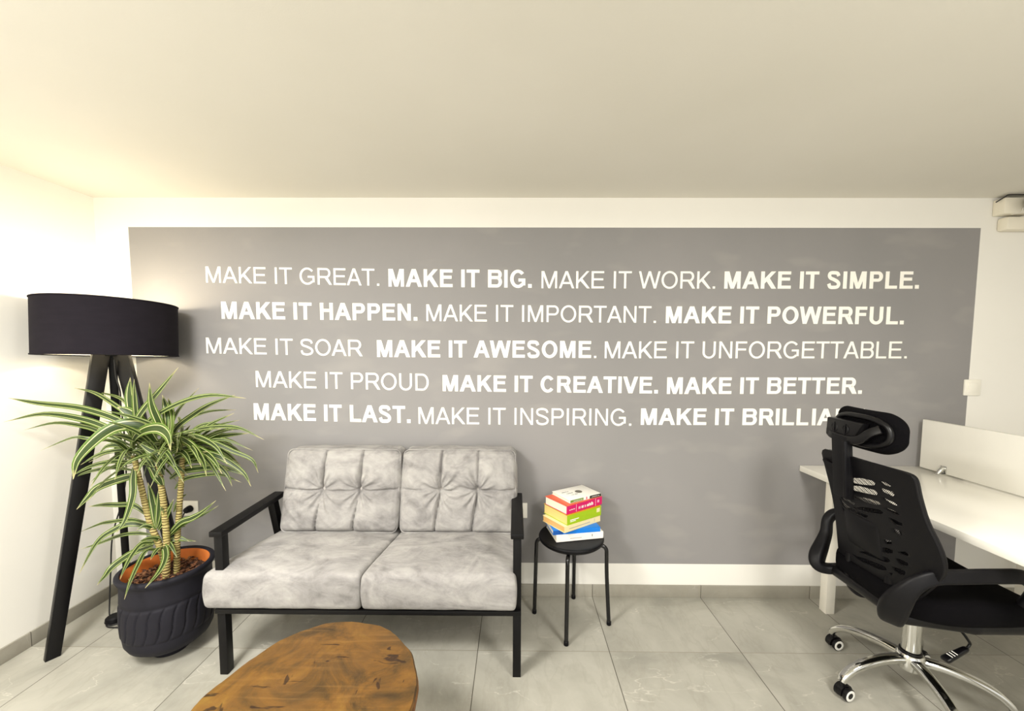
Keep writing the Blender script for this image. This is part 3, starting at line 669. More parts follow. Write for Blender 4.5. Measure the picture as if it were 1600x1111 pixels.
M_paper = plain('cream_paper', 'efe3c6', 0.8, nscale=300)
def m_pages(name, c0, c1):
    k = NT(name, 0.85); s = k.n('SeparateXYZ'); k.l(k.objc(), s.inputs[0])
    w = k.noise(k.mapping(k.objc(), (2, 2, 900)), 1.0, 2); k.color(k.ramp(w, [(0.35, c0), (0.65, c1)])); return k.m
PG = dict(w=m_pages('white_page_edges', 'e6dcc4', 'f4ecd8'), y=m_pages('yellow_page_edges', 'ddc070', 'f0d98c'), o=m_pages('orange_page_edges', 'd9a55c', 'eebf7c'))
def cov(n, c): return plain(n, c, 0.35, nscale=40, namt=0.04)
def book(label, corner, ang, lx, ly, z0, z1, cover, pages, extra=None, ct=0.0016, spine=True):
    """near corner; spine along the front (local x axis), pages open to the left and the rear"""
    root = thing('book', label, 'book', (corner[0], corner[1], z0), 'stack of books on the stool')
    bm = B(); obox(bm, corner, ang, lx, ly, z0, z0 + ct, 0.0004, corner=True); obox(bm, corner, ang, lx, ly, z1 - ct, z1, 0.0004, corner=True)
    ca, sa = math.cos(ang), math.sin(ang)
    obox(bm, corner, ang, lx, 0.0025, z0 + ct, z1 - ct, 0, corner=True)
    obj('cover', bm, cover, root)
    c2 = (corner[0] + 0.003 * ca - 0.0025 * sa, corner[1] + 0.003 * sa + 0.0025 * ca)
    bm = B(); obox(bm, c2, ang, lx - 0.006, ly - 0.006, z0 + ct, z1 - ct, 0, corner=True); obj('pages', bm, pages, root)
    def P(x, y, z): return Vector((corner[0] + x * ca - y * sa, corner[1] + x * sa + y * ca, z))
    return root, P
def patch(name, P, root, m, face, a0, a1, b0, b1, z):
    """thin printed patch on the spine (face 's': along x and z) or on the top cover ('t': along x and y)"""
    bm = B()
    if face == 's': q = [P(a0, -0.0004, b0), P(a1, -0.0004, b0), P(a1, -0.0004, b1), P(a0, -0.0004, b1)]; n = P(0, 0.0008, 0) - P(0, 0, 0)
    else: q = [P(a0, b0, z + 0.0004), P(a1, b0, z + 0.0004), P(a1, b1, z + 0.0004), P(a0, b1, z + 0.0004)]; n = Vector((0, 0, -0.0008))
    if face == 's': n.z = 0
    v = [bm.verts.new(p) for p in q]; w = [bm.verts.new(p + n) for p in q]
    bm.faces.new(v)
    for i in range(4): bm.faces.new((v[i], w[i], w[(i + 1) % 4], v[(i + 1) % 4]))
    return obj(name, bm, m, root)
def words(name, P, root, m, face, a0, b0, length, height, z, seed, txt=None):
    """print too small to read: a run of short unreadable strokes"""
    rnd = random.Random(seed); bm = B(); a = a0
    while a < a0 + length:
        w = height * rnd.uniform(0.18, 0.45); hh = height * rnd.choice((0.7, 0.75, 1.0)); e = min(a + w, a0 + length)
        q = [(a, b0), (e, b0), (e, b0 + hh), (a, b0 + hh)]
        bm.faces.new([bm.verts.new(P(x, -0.0007, y) if face == 's' else P(x, y, z + 0.0007)) for x, y in q])
        a += w + height * rnd.choice((0.12, 0.15, 0.2, 0.5))
    return obj(name, bm, m, root, smooth='keep')
D = math.radians
M_wh = cov('white_gloss_cover', 'f6f3ea'); M_ink = cov('black_ink', '1b1918'); M_grn = cov('green_print', '6f9440'); M_pink = cov('magenta_cover', 'd01a68')
M_lime = cov('lime_green_cover', 'a3c21c'); M_crm = cov('cream_cover', 'f3e2ae'); M_blue = cov('bright_blue_cover', '0b79d8'); M_wprint = cov('white_print', 'fbf6f0'); M_gprint = cov('grey_print', 'b9b2a4'); M_orn = cov('orange_red_edge', 'e0603a')
z = SZ + 0.0012
r, P = book('white paperback at the bottom of the stack on the stool', (0.204, 1.905), D(12), 0.243, 0.176, z, z + 0.034, M_wh, PG['w']); z0 = z
patch('spine_mark', P, r, M_ink, 's', 0.183, 0.186, z + 0.014, z + 0.026, 0); patch('spine_print', P, r, M_gprint, 's', 0.07, 0.13, z + 0.012, z + 0.015, 0)
z += 0.0345
r, P = book('bright blue book lying on the lowest white paperback', (0.188, 1.908), D(10.5), 0.242, 0.165, z, z + 0.023, M_blue, PG['w'])
patch('spine_band', P, r, cov('dark_blue_print', '0b4f9e'), 's', 0.0, 0.05, z + 0.0015, z + 0.021, 0)
z += 0.0235
r, P = book('cream book with orange page edges between the blue and green books', (0.240, 1.880), D(35), 0.243, 0.168, z, z + 0.031, M_crm, PG['o'])
patch('spine_print', P, r, M_gprint, 's', 0.03, 0.17, z + 0.012, z + 0.016, 0); patch('spine_mark', P, r, M_gprint, 's', 0.20, 0.203, z + 0.008, z + 0.024, 0)
z += 0.0315
r, P = book('thick lime green book with yellow page edges', (0.254, 1.892), D(34), 0.228, 0.184, z, z + 0.049, M_lime, PG['y'])
patch('cover_print', P, r, cov('golden_yellow_print', 'd2a516'), 't', 0.0, 0.228, 0.0, 0.184, z + 0.049)
patch('spine_print', P, r, M_wprint, 's', 0.018, 0.075, z + 0.020, z + 0.024, 0); patch('spine_print', P, r, M_wprint, 's', 0.018, 0.055, z + 0.013, z + 0.016, 0); patch('spine_badge', P, r, M_crm, 's', 0.196, 0.218, z + 0.022, z + 0.042, 0)
z += 0.0502
r, P = book('magenta pink book with white spine title, second from the top', (0.252, 1.900), D(35), 0.243, 0.166, z, z + 0.041, M_pink, PG['w'])
patch('cover_print', P, r, M_orn, 't', 0.0, 0.243, 0.0, 0.166, z + 0.041)
words('spine_title', P, r, M_wprint, 's', 0.078, z + 0.012, 0.10, 0.017, 0, 1)
words('spine_print', P, r, M_wprint, 's', 0.016, z + 0.017, 0.038, 0.006, 0, 2)
for a in (0.062, 0.195): patch('spine_rule', P, r, M_wprint, 's', a, a + 0.0012, z + 0.002, z + 0.039, 0)
patch('spine_badge', P, r, cov('pale_pink_print', 'f2a9c6'), 's', 0.208, 0.222, z + 0.016, z + 0.029, 0)
z += 0.0422
r, P = book('thin white paperback on top of the stack with a round dark print', (0.272, 1.935), D(31), 0.203, 0.150, z, z + 0.015, M_wh, PG['w'])
zt = z + 0.015
patch('spine_band', P, r, M_grn, 's', 0.002, 0.085, z + 0.002, zt, 0); patch('spine_band', P, r, M_ink, 's', 0.126, 0.202, z + 0.001, zt, 0); patch('spine_mark', P, r, M_pink, 's', 0.103, 0.109, z + 0.002, zt, 0)
words('spine_print', P, r, M_wprint, 's', 0.022, z + 0.006, 0.055, 0.004, 0, 3)
words('spine_print', P, r, M_wprint, 's', 0.136, z + 0.006, 0.055, 0.004, 0, 4)
bm = B(); lathe(bm, [(0, 0.0008), (0.019, 0.0008), (0.0192, 0.0)], P(0.118, 0.078, zt), 24); obj('cover_picture', bm, plain('mottled_dark_print', '6b675c', 0.5, nscale=260, namt=0.9), r)
for i in range(3): words('cover_title', P, r, M_ink, 't', 0.030 + 0.012 * i, 0.100 - i * 0.024, 0.040, 0.008, zt, 5 + i)

# ------------------------------------------------------------------ coffee table (live-edge slab)
k = NT('honey_wood_slab', 0.34, spec=0.4); p = k.objc()
n1 = k.noise(k.mapping(p, (1, 1, 1), rot=(0, 0, 0.6)), 6.0, 8, 0.66, 0.9); n2 = k.noise(p, 11, 5, 0.6, 0.4)
col = k.ramp(n1, [(0.30, '2b1f0e'), (0.40, '493415'), (0.50, '65451a'), (0.60, '70501f'), (0.72, '7f6426')])
col = k.mix(k.math('MULTIPLY', k.ramp(n2, [(0.42, 0.0), (0.68, 1.0)]), 0.5), col, '523a1c')
gr = k.noise(k.mapping(p, (3, 60, 60), rot=(0, 0, 0.9)), 1.0, 3, 0.5, 0.4); col = k.mix(k.math('MULTIPLY', k.ramp(gr, [(0.55, 0.0), (0.75, 1.0)]), 0.22), col, '96703c')
ck = k.noise(k.mapping(p, (9, 26, 10), rot=(0, 0, -0.7)), 1.0, 3, 0.5, 0.8); col = k.mix(k.ramp(ck, [(0.655, 0.0), (0.69, 0.85)]), col, '24140a')
ck2 = k.noise(k.mapping(p, (30, 8, 10), rot=(0, 0, -0.5)), 1.0, 3, 0.5, 0.6); col = k.mix(k.ramp(ck2, [(0.68, 0.0), (0.71, 0.8)]), col, '24140a')
k.color(col).bump(k.math('ADD', n2, k.math('MULTIPLY', gr, 0.5)), 0.18, 0.004); k.rough(k.math('ADD', 0.24, k.math('MULTIPLY', n2, 0.25)))
M_slab = k.m
k = NT('wood_bark_edge', 0.7); p = k.objc(); k.color(k.ramp(k.noise(p, 30, 4), [(0.35, '4a2c12'), (0.65, '8d5c28')])).bump(k.noise(p, 40, 4), 0.4, 0.006); M_edge = k.m
TZ = 0.42
tbl = thing('coffee_table', 'live-edge wooden slab coffee table in front of the sofa', 'table', (-0.57, 1.05, 0))
ctrl = [(-0.842, 1.093), (-0.797, 1.21), (-0.735, 1.290), (-0.676, 1.333), (-0.61, 1.352), (-0.548, 1.352), (-0.49, 1.341), (-0.449, 1.328), (-0.385, 1.283), (-0.334, 1.226), (-0.305, 1.175), (-0.286, 1.126), (-0.2735, 1.07), (-0.272, 0.998), (-0.290, 0.90), (-0.345, 0.815), (-0.44, 0.77), (-0.55, 0.76), (-0.66, 0.785), (-0.76, 0.845), (-0.835, 0.94), (-0.858, 1.02)]
sp = spline([(x, y, 0) for x, y in ctrl + ctrl[:3]], 6)[6:6 + 6 * len(ctrl)]
rnd = random.Random(3)
edge = []
for i, v in enumerate(sp):
    nn = noise.noise(Vector((v.x * 14, v.y * 14, 1))) * 0.006 + noise.noise(Vector((v.x * 45, v.y * 45, 4))) * 0.002
    d = (v - Vector((-0.57, 1.06, 0))).normalized(); edge.append((v.x + d.x * nn, v.y + d.y * nn))
bm = B(); cx, cy = -0.57, 1.06
levels = [(0.90, TZ - 0.060), (0.97, TZ - 0.052), (1.0, TZ - 0.035), (1.008, TZ - 0.018), (1.0, TZ - 0.006), (0.985, TZ)]
R_ = [[bm.verts.new((cx + (x - cx) * s, cy + (y - cy) * s, zz + (noise.noise(Vector((x * 9, y * 9, 7))) * 0.003 if s == 0.985 else 0))) for x, y in edge] for s, zz in levels]
for s in (0.9, 0.7, 0.45, 0.2):
    R_.append([bm.verts.new((cx + (x - cx) * s, cy + (y - cy) * s, TZ + noise.noise(Vector((cx + (x - cx) * s, cy + (y - cy) * s, 0)) * 8) * 0.0025)) for x, y in edge])
n = len(edge)
for li, (a, b) in enumerate(zip(R_, R_[1:])):
    for i in range(n):
        f = bm.faces.new((a[i], a[(i + 1) % n], b[(i + 1) % n], b[i])); f.material_index = 1 if li < 4 else 0
bm.faces.new(R_[0][::-1]).material_index = 1; bm.faces.new(R_[-1])
obj('tabletop', bm, [M_slab, M_edge], tbl, smooth=50)
for lx, ly in ((-0.70, 0.93), (-0.44, 0.93), (-0.57, 1.16)):
    bm = B(); d = Vector((lx + 0.57, ly - 1.02, 0)) * 0.22
    tube(bm, [(lx, ly, TZ - 0.058), (lx + d.x * .5, ly + d.y * .5, 0.18), (lx + d.x, ly + d.y, 0.0)], 0.026, 14, scale=[1.1, 0.95, 0.75]); obj('leg', bm, M_edge, tbl)

# ------------------------------------------------------------------ floor lamp
LX, LY, LB, LT, LR = -1.922, 1.914, 1.3385, 1.5845, 0.2495
k = NT('black_shade_fabric', 0.9, spec=0.15); p = k.objc()
n1 = k.noise(k.mapping(p, (40, 40, 420)), 1.0, 2); n2 = k.noise(k.mapping(p, (14, 14, 60)), 1.0, 3)
k.color(k.mix(n2, '161318', '201c22')).bump(n1, 0.25, 0.001); M_shade = k.m
M_lining = plain('white_shade_lining', 'f7f3e8', 0.6, nscale=40, namt=0.02)
M_lampwood = plain('black_stained_wood', '090809', 0.38, nscale=50, spec=0.25)
lamp = thing('floor_lamp', 'black drum-shade tripod floor lamp, lit, in the left corner', 'lamp', (LX, LY, 0))
def ring_wall(bm, r0, r1, z0, z1, n=96, mat=0):
    lathe(bm, [(r0, z0), (r0, z1), (r1, z1), (r1, z0), (r0, z0)], (LX, LY, 0), n, mat)
def tilt(bm):
    M = Matrix.Translation((LX, LY, 1.46)) @ Matrix.Rotation(math.radians(-2.6), 4, 'X') @ Matrix.Translation((-LX, -LY, -1.46))
    for v in bm.verts: v.co = M @ v.co
bm = B(); ring_wall(bm, LR, LR - 0.0016, LB, LT); tilt(bm); sh = obj('lamp_shade', bm, M_shade, lamp)
bm = B(); ring_wall(bm, LR - 0.0018, LR - 0.0026, LB + 0.002, LT - 0.002); tilt(bm); obj('shade_lining', bm, M_lining, sh, label='white inner lining')
bm = B()
for zz in (LB, LT): lathe(bm, [(LR + 0.001 + 0.0022 * math.cos(a), zz + 0.003 * math.sin(a)) for a in [2 * PI * i / 8 for i in range(9)]], (LX, LY, 0), 96)
tilt(bm); obj('shade_trim', bm, M_shade, sh)
bm = B()
for i in range(3):
    a = 0.5 + i * 2.0944; tube(bm, [(LX, LY, LB + 0.075), (LX + (LR - 0.003) * math.cos(a), LY + (LR - 0.003) * math.sin(a), LB + 0.075)], 0.002, 8)
lathe(bm, [(0.018, LB + 0.072), (0.026, LB + 0.072), (0.026, LB + 0.078), (0.018, LB + 0.078)], (LX, LY, 0), 24)
tilt(bm); obj('shade_spider', bm, M_lampwood, sh)
bm = B(); lathe(bm, [(0, LB + 0.0), (0.032, LB + 0.0), (0.032, LB + 0.03), (0.018, LB + 0.034), (0.018, LB + 0.085), (0, LB + 0.085)], (LX, LY, 0), 24); obj('lamp_holder', bm, M_lampwood, lamp)
k = NT('warm_bulb_glass', 0.3); k.color('fff4dc'); k.p.inputs['Emission Color'].default_value = (1, 0.86, 0.62, 1); k.p.inputs['Emission Strength'].default_value = 12; M_bulb = k.m
bm = B(); lathe(bm, [(0.013, LB + 0.083), (0.014, LB + 0.095), (0.024, LB + 0.118), (0.030, LB + 0.140), (0.026, LB + 0.160), (0.014, LB + 0.171), (0, LB + 0.174)], (LX, LY, 0), 24); bulb = obj('bulb', bm, M_bulb, lamp)
bulb.visible_shadow = True
pl_ = bpy.data.lights.new('lamp_bulb_light', 'POINT'); pl_.energy = 6.5; pl_.color = (1.0, 0.88, 0.66); pl_.shadow_soft_size = 0.035
po = bpy.data.objects.new('lamp_bulb_light', pl_); C.objects.link(po); po.location = (LX, LY, LB + 0.215)
for fx, fy, w1 in ((-2.050, 1.690, 0.047), (-1.672, 1.986, 0.047), (-2.121, 2.120, 0.047)):
    d = Vector((fx - LX, fy - LY, 0)).normalized()
    bm = B(); top = Vector((LX, LY, LB + 0.022)) + d * 0.036; ft = Vector((fx, fy, 0.0)); ft2 = top + (ft - top) * 1.03
    bar(bm, top, ft2, d, 0.060, 0.030, w1, 0.031, bevel=0.0025)
    g = bmesh.ops.bisect_plane(bm, geom=bm.verts[:] + bm.edges[:] + bm.faces[:], plane_co=(0, 0, 0.0005), plane_no=(0, 0, -1), clear_outer=True)
    bmesh.ops.holes_fill(bm, edges=[e for e in bm.edges if e.is_boundary])
    obj('leg', bm, M_lampwood, lamp)
M_cord = plain('black_cord', '141214', 0.5)
bm = B()
P = [(LX + 0.03, LY - 0.02, LB - 0.02), (-1.895, 1.90, 1.24), (-1.885, 1.905, 1.17), (-1.915, 1.935, 1.10), (-1.99, 2.02, 0.90), (-2.035, 2.06, 0.70), (-2.05, 2.04, 0.56), (-2.085, 2.02, 0.40), (-2.096, 2.01, 0.22), (-2.09, 1.99, 0.08), (-2.065, 1.96, 0.018), (-2.04, 1.945, 0.014)]
tube(bm, spline(P, 8), 0.0032, 8)
P = [(-1.995, 1.93, 0.012), (-1.96, 1.925, 0.006), (-1.99, 1.895, 0.005), (-2.025, 1.905, 0.005), (-1.98, 1.88, 0.005), (-1.86, 1.90, 0.005), (-1.80, 2.02, 0.005), (-1.815, 2.135, 0.02), (-1.83, 2.125, 0.28), (-1.82, 2.13, 0.42), (-1.795, 2.135, 0.488)]
tube(bm, spline(P, 8), 0.0032, 8); obj('cord', bm, M_cord, lamp)
bm = B(); lathe(bm, [(0, 0.0), (0.034, 0.0), (0.037, 0.006), (0.034, 0.022), (0.026, 0.029), (0, 0.031)], (-2.015, 1.935, 0.0), 28); obj('foot_switch', bm, M_blackp, lamp)
bm = B(); lathe(bm, [(0, 0.0), (0.0185, 0.0), (0.0185, 0.012), (0.015, 0.030), (0.006, 0.036), (0, 0.036)], (-1.792, YB - 0.0085, 0.489), 24, axis=(0, -1, 0)); obj('plug', bm, M_blackp, lamp)

# ------------------------------------------------------------------ sockets and switch
M_wplastic = plain('white_plastic', 'f1ede1', 0.35, nscale=20, namt=0.02)
M_socket = plain('socket_recess_plastic', 'd9d4c6', 0.4)
def outlet(label, xc, zc_):
    r = thing('power_outlet', label, 'outlet', (xc, YB, zc_), 'wall outlets')
    bm = B(); box(bm, xc - 0.0425, xc + 0.0425, YB - 0.008, YB, zc_ - 0.0425, zc_ + 0.0425, 0.003); obj('face_plate', bm, M_wplastic, r)
    bm = B(); lathe(bm, [(0.0215, 0), (0.0215, 0.0015), (0.0195, 0.0015), (0.0195, -0.006), (0, -0.006)], (xc, YB - 0.008, zc_), 28, axis=(0, -1, 0)); obj('socket', bm, M_socket, r)
outlet('white wall outlet with a black plug in it, behind the potted plant', -1.792, 0.489)
outlet('white wall outlet half hidden by the right arm of the sofa', 0.028, 0.489)
r = thing('light_switch', 'white square light switch on the right edge of the grey wall', 'switch', (2.441, YB, 1.178))
bm = B(); box(bm, 2.398, 2.484, YB - 0.009, YB, 1.135, 1.221, 0.003); obj('face_plate', bm, M_wplastic, r)
bm = B(); hexa(bm, [(2.414, YB - 0.011, 1.152), (2.468, YB - 0.011, 1.152), (2.468, YB - 0.008, 1.152), (2.414, YB - 0.008, 1.152), (2.414, YB - 0.0145, 1.204), (2.468, YB - 0.0145, 1.204), (2.468, YB - 0.008, 1.204), (2.414, YB - 0.008, 1.204)], 0.001); obj('rocker', bm, M_wplastic, r)

# ------------------------------------------------------------------ boxes at the upper right
M_wbox = plain('white_box_plastic', 'e9e2d0', 0.45, nscale=20, namt=0.02)
r = thing('cable_box', 'white box on the wall just under the ceiling at the right edge', 'box', (2.54, YB, 2.068))
bm = B(); box(bm, 2.474, 2.62, 2.117, YB, 2.068, 2.150, 0.008); obj('body', bm, M_wbox, r)
bm = B(); tube(bm, spline([(2.466, 2.150, 2.135), (2.470, 2.115, 2.150), (2.480, 2.108, 2.157), (2.54, 2.106, 2.157), (2.62, 2.11, 2.155)], 6), 0.0028, 8); obj('cable', bm, M_cord, r)
bm = B(); tube(bm, spline([(2.508, 2.114, 2.062), (2.53, 2.113, 2.068), (2.553, 2.112, 2.072), (2.560, 2.111, 2.095)], 6), 0.0016, 8); obj('cable', bm, M_wplastic, r)
bm = B(); hexa(bm, [(2.512, 2.055, 2.112), (2.540, 2.055, 2.075), (2.60, 2.112, 2.085), (2.572, 2.112, 2.122), (2.545, 2.055, 2.142), (2.573, 2.055, 2.105), (2.63, 2.112, 2.112), (2.602, 2.112, 2.150)], 0.004)
tag(obj('wall_device', bm, M_blackp), 'small black device cut by the right edge beside the white box', 'device')
bm = B(); box(bm, 2.502, 2.72, 2.122, YB, 1.990, 2.058, 0.012)
tag(obj('wall_unit', bm, M_wbox), 'white unit on the wall below the white box at the right edge', 'wall unit')

# ------------------------------------------------------------------ desk
k = NT('white_desk_laminate', 0.16, spec=0.5); k.color(k.mix(k.noise(k.objc(), 3, 2), 'efebe0', 'f3f0e6')); M_desk = k.m
M_dleg = plain('white_desk_metal', 'ece7da', 0.4, nscale=20, namt=0.02)
M_screen = plain('frosted_white_panel', 'efece2', 0.4, nscale=6, namt=0.03)
DX0, DX1, DY0, DY1 = 1.5485, 2.768, 0.93, 2.170
desk = thing('desk', 'white laminate double desk against the wall at the right', 'desk', ((DX0 + DX1) / 2, (DY0 + DY1) / 2, 0))
bm = B(); box(bm, DX0, DX1, DY0, DY1, 0.719, 0.749, 0.0015); obj('desktop', bm, M_desk, desk)
for x in (1.624, 2.645):
    for y in (2.055, 1.0):
        bm = B(); box(bm, x, x + 0.046, y - 0.023, y + 0.023, 0, 0.70, 0.002); obj('leg', bm, M_dleg, desk)
bm = B()
for y in (2.055, 1.0): box(bm, 1.624, 2.691, y - 0.02, y + 0.02, 0.69, 0.719, 0.002)
box(bm, 2.13, 2.17, 1.0, 2.055, 0.69, 0.719, 0.002); obj('under_frame', bm, M_dleg, desk)
PX = 2.157
scr = thing('desk_divider', 'white frosted divider panel standing along the middle of the desk', 'desk divider', (PX, 1.55, 0.749))
bm = B(); box(bm, PX, PX + 0.018, 0.98, 2.133, 0.757, 1.0115, 0.0015); obj('panel', bm, M_screen, scr)
for y in (2.012, 1.585, 1.10):
    bm = B(); tube(bm, spline([(PX - 0.030, y, 0.7535), (PX - 0.022, y, 0.765), (PX - 0.008, y, 0.782), (PX - 0.003, y, 0.790)], 4), 0.010, 12, scale=[0.5, 0.6, 0.7, 0.8, 0.9, 1, 1, 1, 1, 1, 0.9, 0.8, 0.6])
    box(bm, PX - 0.003, PX - 0.0002, y - 0.014, y + 0.014, 0.758, 0.795, 0.001); box(bm, PX + 0.0182, PX + 0.021, y - 0.014, y + 0.014, 0.758, 0.795, 0.001)
    box(bm, PX - 0.034, PX + 0.030, y - 0.014, y + 0.014, 0.7492, 0.7570, 0.001); obj('clip', bm, M_chrome, scr, label='chrome clip')

# ------------------------------------------------------------------ potted plant
PXc, PYc = -1.577, 1.762
k = NT('black_painted_clay', 0.62, spec=0.2); p = k.objc(); nz = k.noise(p, 9, 4); k.color(k.mix(nz, '17161c', '222129')).bump(k.noise(k.mapping(p, (30, 30, 160)), 1, 3), 0.15, 0.002); M_pot = k.m
k = NT('terracotta', 0.8); k.color(k.mix(k.noise(k.objc(), 25, 4), 'b85a1e', 'd07a30')); M_terra = k.m
k = NT('bark_mulch', 0.85); k.color(k.ramp(k.noise(k.objc(), 55, 4), [(0.35, '2e1a10'), (0.5, '5a3520'), (0.65, '8a5f3c')])); M_bark = k.m
k = NT('dark_soil', 0.95); k.color(k.mix(k.noise(k.objc(), 70, 4), '22150e', '46301f')).bump(k.noise(k.objc(), 90, 4), 0.6, 0.006); M_soil = k.m
k = NT('dracaena_cane', 0.8); p = k.objc(); s = k.n('SeparateXYZ'); k.l(p, s.inputs[0])
w = k.math('SINE', k.math('ADD', k.math('MULTIPLY', s.outputs[2], 520), k.math('MULTIPLY', k.noise(p, 16, 2), 14)))
k.color(k.mix(k.ramp(k.noise(p, 40, 3), [(0.4, 0.0), (0.7, 1.0)]), k.ramp(k.math('ADD', 0.5, k.math('MULTIPLY', w, 0.5)), [(0.1, '5b4a2a'), (0.5, '9c8a52'), (0.9, 'bfb074')]), '8f8348')).bump(w, 0.5, 0.003); M_cane = k.m
k = NT('variegated_leaf', 0.42, spec=0.4); uv = k.n('UVMap'); s = k.n('SeparateXYZ'); k.l(uv.outputs[0], s.inputs[0])
d = k.math('ABSOLUTE', k.math('SUBTRACT', s.outputs[0], 0.5))
base = k.ramp(d, [(0.0, '3a5019'), (0.04, '15240a'), (0.16, '233711'), (0.24, '192a0b'), (0.275, 'd2d196'), (0.305, 'd2d196'), (0.335, '35501a'), (0.44, '4c6722'), (0.50, '7f9440')])
nz = k.noise(k.objc(), 12, 2); base = k.mix(k.math('MULTIPLY', nz, 0.18), base, '6f8c34')
tipm = k.ramp(s.outputs[1], [(0.90, 0.0), (1.0, 0.8)]); base = k.mix(tipm, base, 'c7b98a'); k.color(base)
k.p.inputs['Subsurface Weight'].default_value = 0.0
tr = k.n('BsdfTranslucent'); k.l(base, tr.inputs[0]); ms = k.n('MixShader'); ms.inputs[0].default_value = 0.2
k.l(k.p.outputs[0], ms.inputs[1]); k.l(tr.outputs[0], ms.inputs[2]); k.l(ms.outputs[0], k.t.nodes['Material Output'].inputs[0]); M_leaf = k.m
plant = thing('potted_plant', 'striped-leaf dracaena in a carved black clay pot left of the sofa', 'plant', (PXc, PYc, 0))
NG = 24
def relief(a, z):
    if not 0.115 < z < 0.285: return 0
    t = (z - 0.115) / 0.17
    ph = (a + PI) / (2 * PI) * NG + -0.16 * (t - 0.5) - 0.55 * math.copysign(abs(2 * t - 1) ** 2.4, t - 0.5)
    f = ph - math.floor(ph); dd = min(f, 1 - f)
    ed = min(t, 1 - t)
    g = -0.0042 * math.exp(-(dd / 0.075) ** 2) * min(1, max(0, (ed - 0.05) / 0.06))
    dome = 0.0014 * (1 - (2 * f - 1) ** 2) * min(1, ed / 0.12)
    ring = -0.004 * (math.exp(-((t - 0.05) / 0.035) ** 2) + math.exp(-((t - 0.95) / 0.035) ** 2))
    return g + dome + ring
prof_c = [(0.066, 0.0), (0.070, 0.004), (0.070, 0.022), (0.066, 0.030), (0.090, 0.034), (0.122, 0.047), (0.148, 0.068), (0.160, 0.092), (0.1645, 0.118)]
prof_c += [(0.1655 + 0.004 * math.sin(PI * i / 34), 0.120 + 0.165 * i / 34) for i in range(35)]
prof_c += [(0.1645, 0.300), (0.163, 0.33), (0.163, 0.352), (0.165, 0.366), (0.172, 0.374), (0.1765, 0.384), (0.1755, 0.393), (0.169, 0.3985), (0.159, 0.397), (0.155, 0.390)]
bm = B(); lathe(bm, prof_c, (PXc, PYc, 0), 300, wob=relief); bm.faces.new([v for v in bm.verts if v.co.z < 1e-6 and abs(math.hypot(v.co.x - PXc, v.co.y - PYc) - 0.066) < 1e-3])
pot = obj('pot', bm, M_pot, plant, smooth=50)
bm = B(); lathe(bm, [(0.1555, 0.391), (0.150, 0.380), (0.147, 0.35), (0.143, 0.31), (0.0, 0.31)], (PXc, PYc, 0), 64); obj('pot_lining', bm, M_terra, pot, label='orange terracotta inside')
bm = B(); lathe(bm, [(0.146, 0.338), (0.12, 0.341), (0.07, 0.345), (0.0, 0.347)], (PXc, PYc, 0), 48, wob=lambda a, z: 0.0); obj('soil', bm, M_soil, plant)
rnd = random.Random(11); bm = B()
for i in range(420):
    a = rnd.uniform(0, 2 * PI); rr = 0.138 * math.sqrt(rnd.random()); c = Vector((PXc + rr * math.cos(a), PYc + rr * math.sin(a), 0.346 + rnd.uniform(0, 0.010)))
    t = B(); bmesh.ops.create_cube(t, size=1.0); l = rnd.uniform(0.008, 0.020)
    M = Matrix.Translation(c) @ Matrix.Rotation(rnd.uniform(0, 2 * PI), 4, 'Z') @ Matrix.Rotation(rnd.uniform(-.6, .6), 4, 'X') @ Matrix.Rotation(rnd.uniform(-.5, .5), 4, 'Y') @ Matrix.Diagonal((l, l * rnd.uniform(.4, .8), l * 0.28, 1))
    bmesh.ops.bevel(t, geom=list(t.edges), offset=0.18, segments=1, affect='EDGES'); t.transform(M); merge(bm, t)
tag(obj('bark_chips', bm, M_bark, plant, smooth=20), kind='stuff')
def cane(pts, r):
    bm = B(); P = spline(pts, 14)
    tube(bm, P, r, 14, scale=lambda t: (1.12 - 0.3 * t) * (1 + 0.05 * math.sin(t * len(P) * 2.1)), up=(1, 0, 0)); return obj('cane', bm, M_cane, plant, smooth=60)
cane([(-1.578, 1.752, 0.335), (-1.585, 1.752, 0.44), (-1.635, 1.75, 0.605), (-1.660, 1.748, 0.75), (-1.680, 1.742, 0.90)], 0.0125)
cane([(-1.562, 1.735, 0.335), (-1.552, 1.738, 0.49), (-1.558, 1.742, 0.66), (-1.562, 1.735, 0.80), (-1.556, 1.725, 0.93)], 0.0125)
cane([(-1.545, 1.772, 0.335), (-1.536, 1.775, 0.50), (-1.515, 1.778, 0.70), (-1.502, 1.78, 0.82), (-1.49, 1.78, 0.95)], 0.0115)

def leaf(bm, uvl, pts, w, roll=(0, -0.85, 0.55), fold=0.22):
    P = spline(pts, 5); n = len(P); rows = []
    v = Vector(roll)
    for i, p in enumerate(P):
        t = i / (n - 1); d = (P[min(i + 1, n - 1)] - P[max(i - 1, 0)]).normalized()
        s = d.cross(v)
        if s.length < 0.15: s = d.cross(Vector((0.3, -0.5, 0.8)))
        s.normalize(); nn = s.cross(d); hw = w / 2 * (max(0.0, min(1, 0.42 + t * 2.6)) if t < 0.25 else 1.0) * (1.0 if t < 0.5 else max(0.03, 1 - ((t - 0.5) / 0.5) ** 1.7))
        rows.append([bm.verts.new(p + s * (hw * u) + nn * (fold * hw * abs(u))) for u in (-1, -0.5, 0, 0.5, 1)])
    for i in range(n - 1):
        for j in range(4):
            f = bm.faces.new((rows[i][j], rows[i][j + 1], rows[i + 1][j + 1], rows[i + 1][j]))
            for lp, (uu, tt) in zip(f.loops, ((j / 4, i), ((j + 1) / 4, i), ((j + 1) / 4, i + 1), (j / 4, i + 1))): lp[uvl].uv = (uu, tt / (n - 1))
crowns = {}
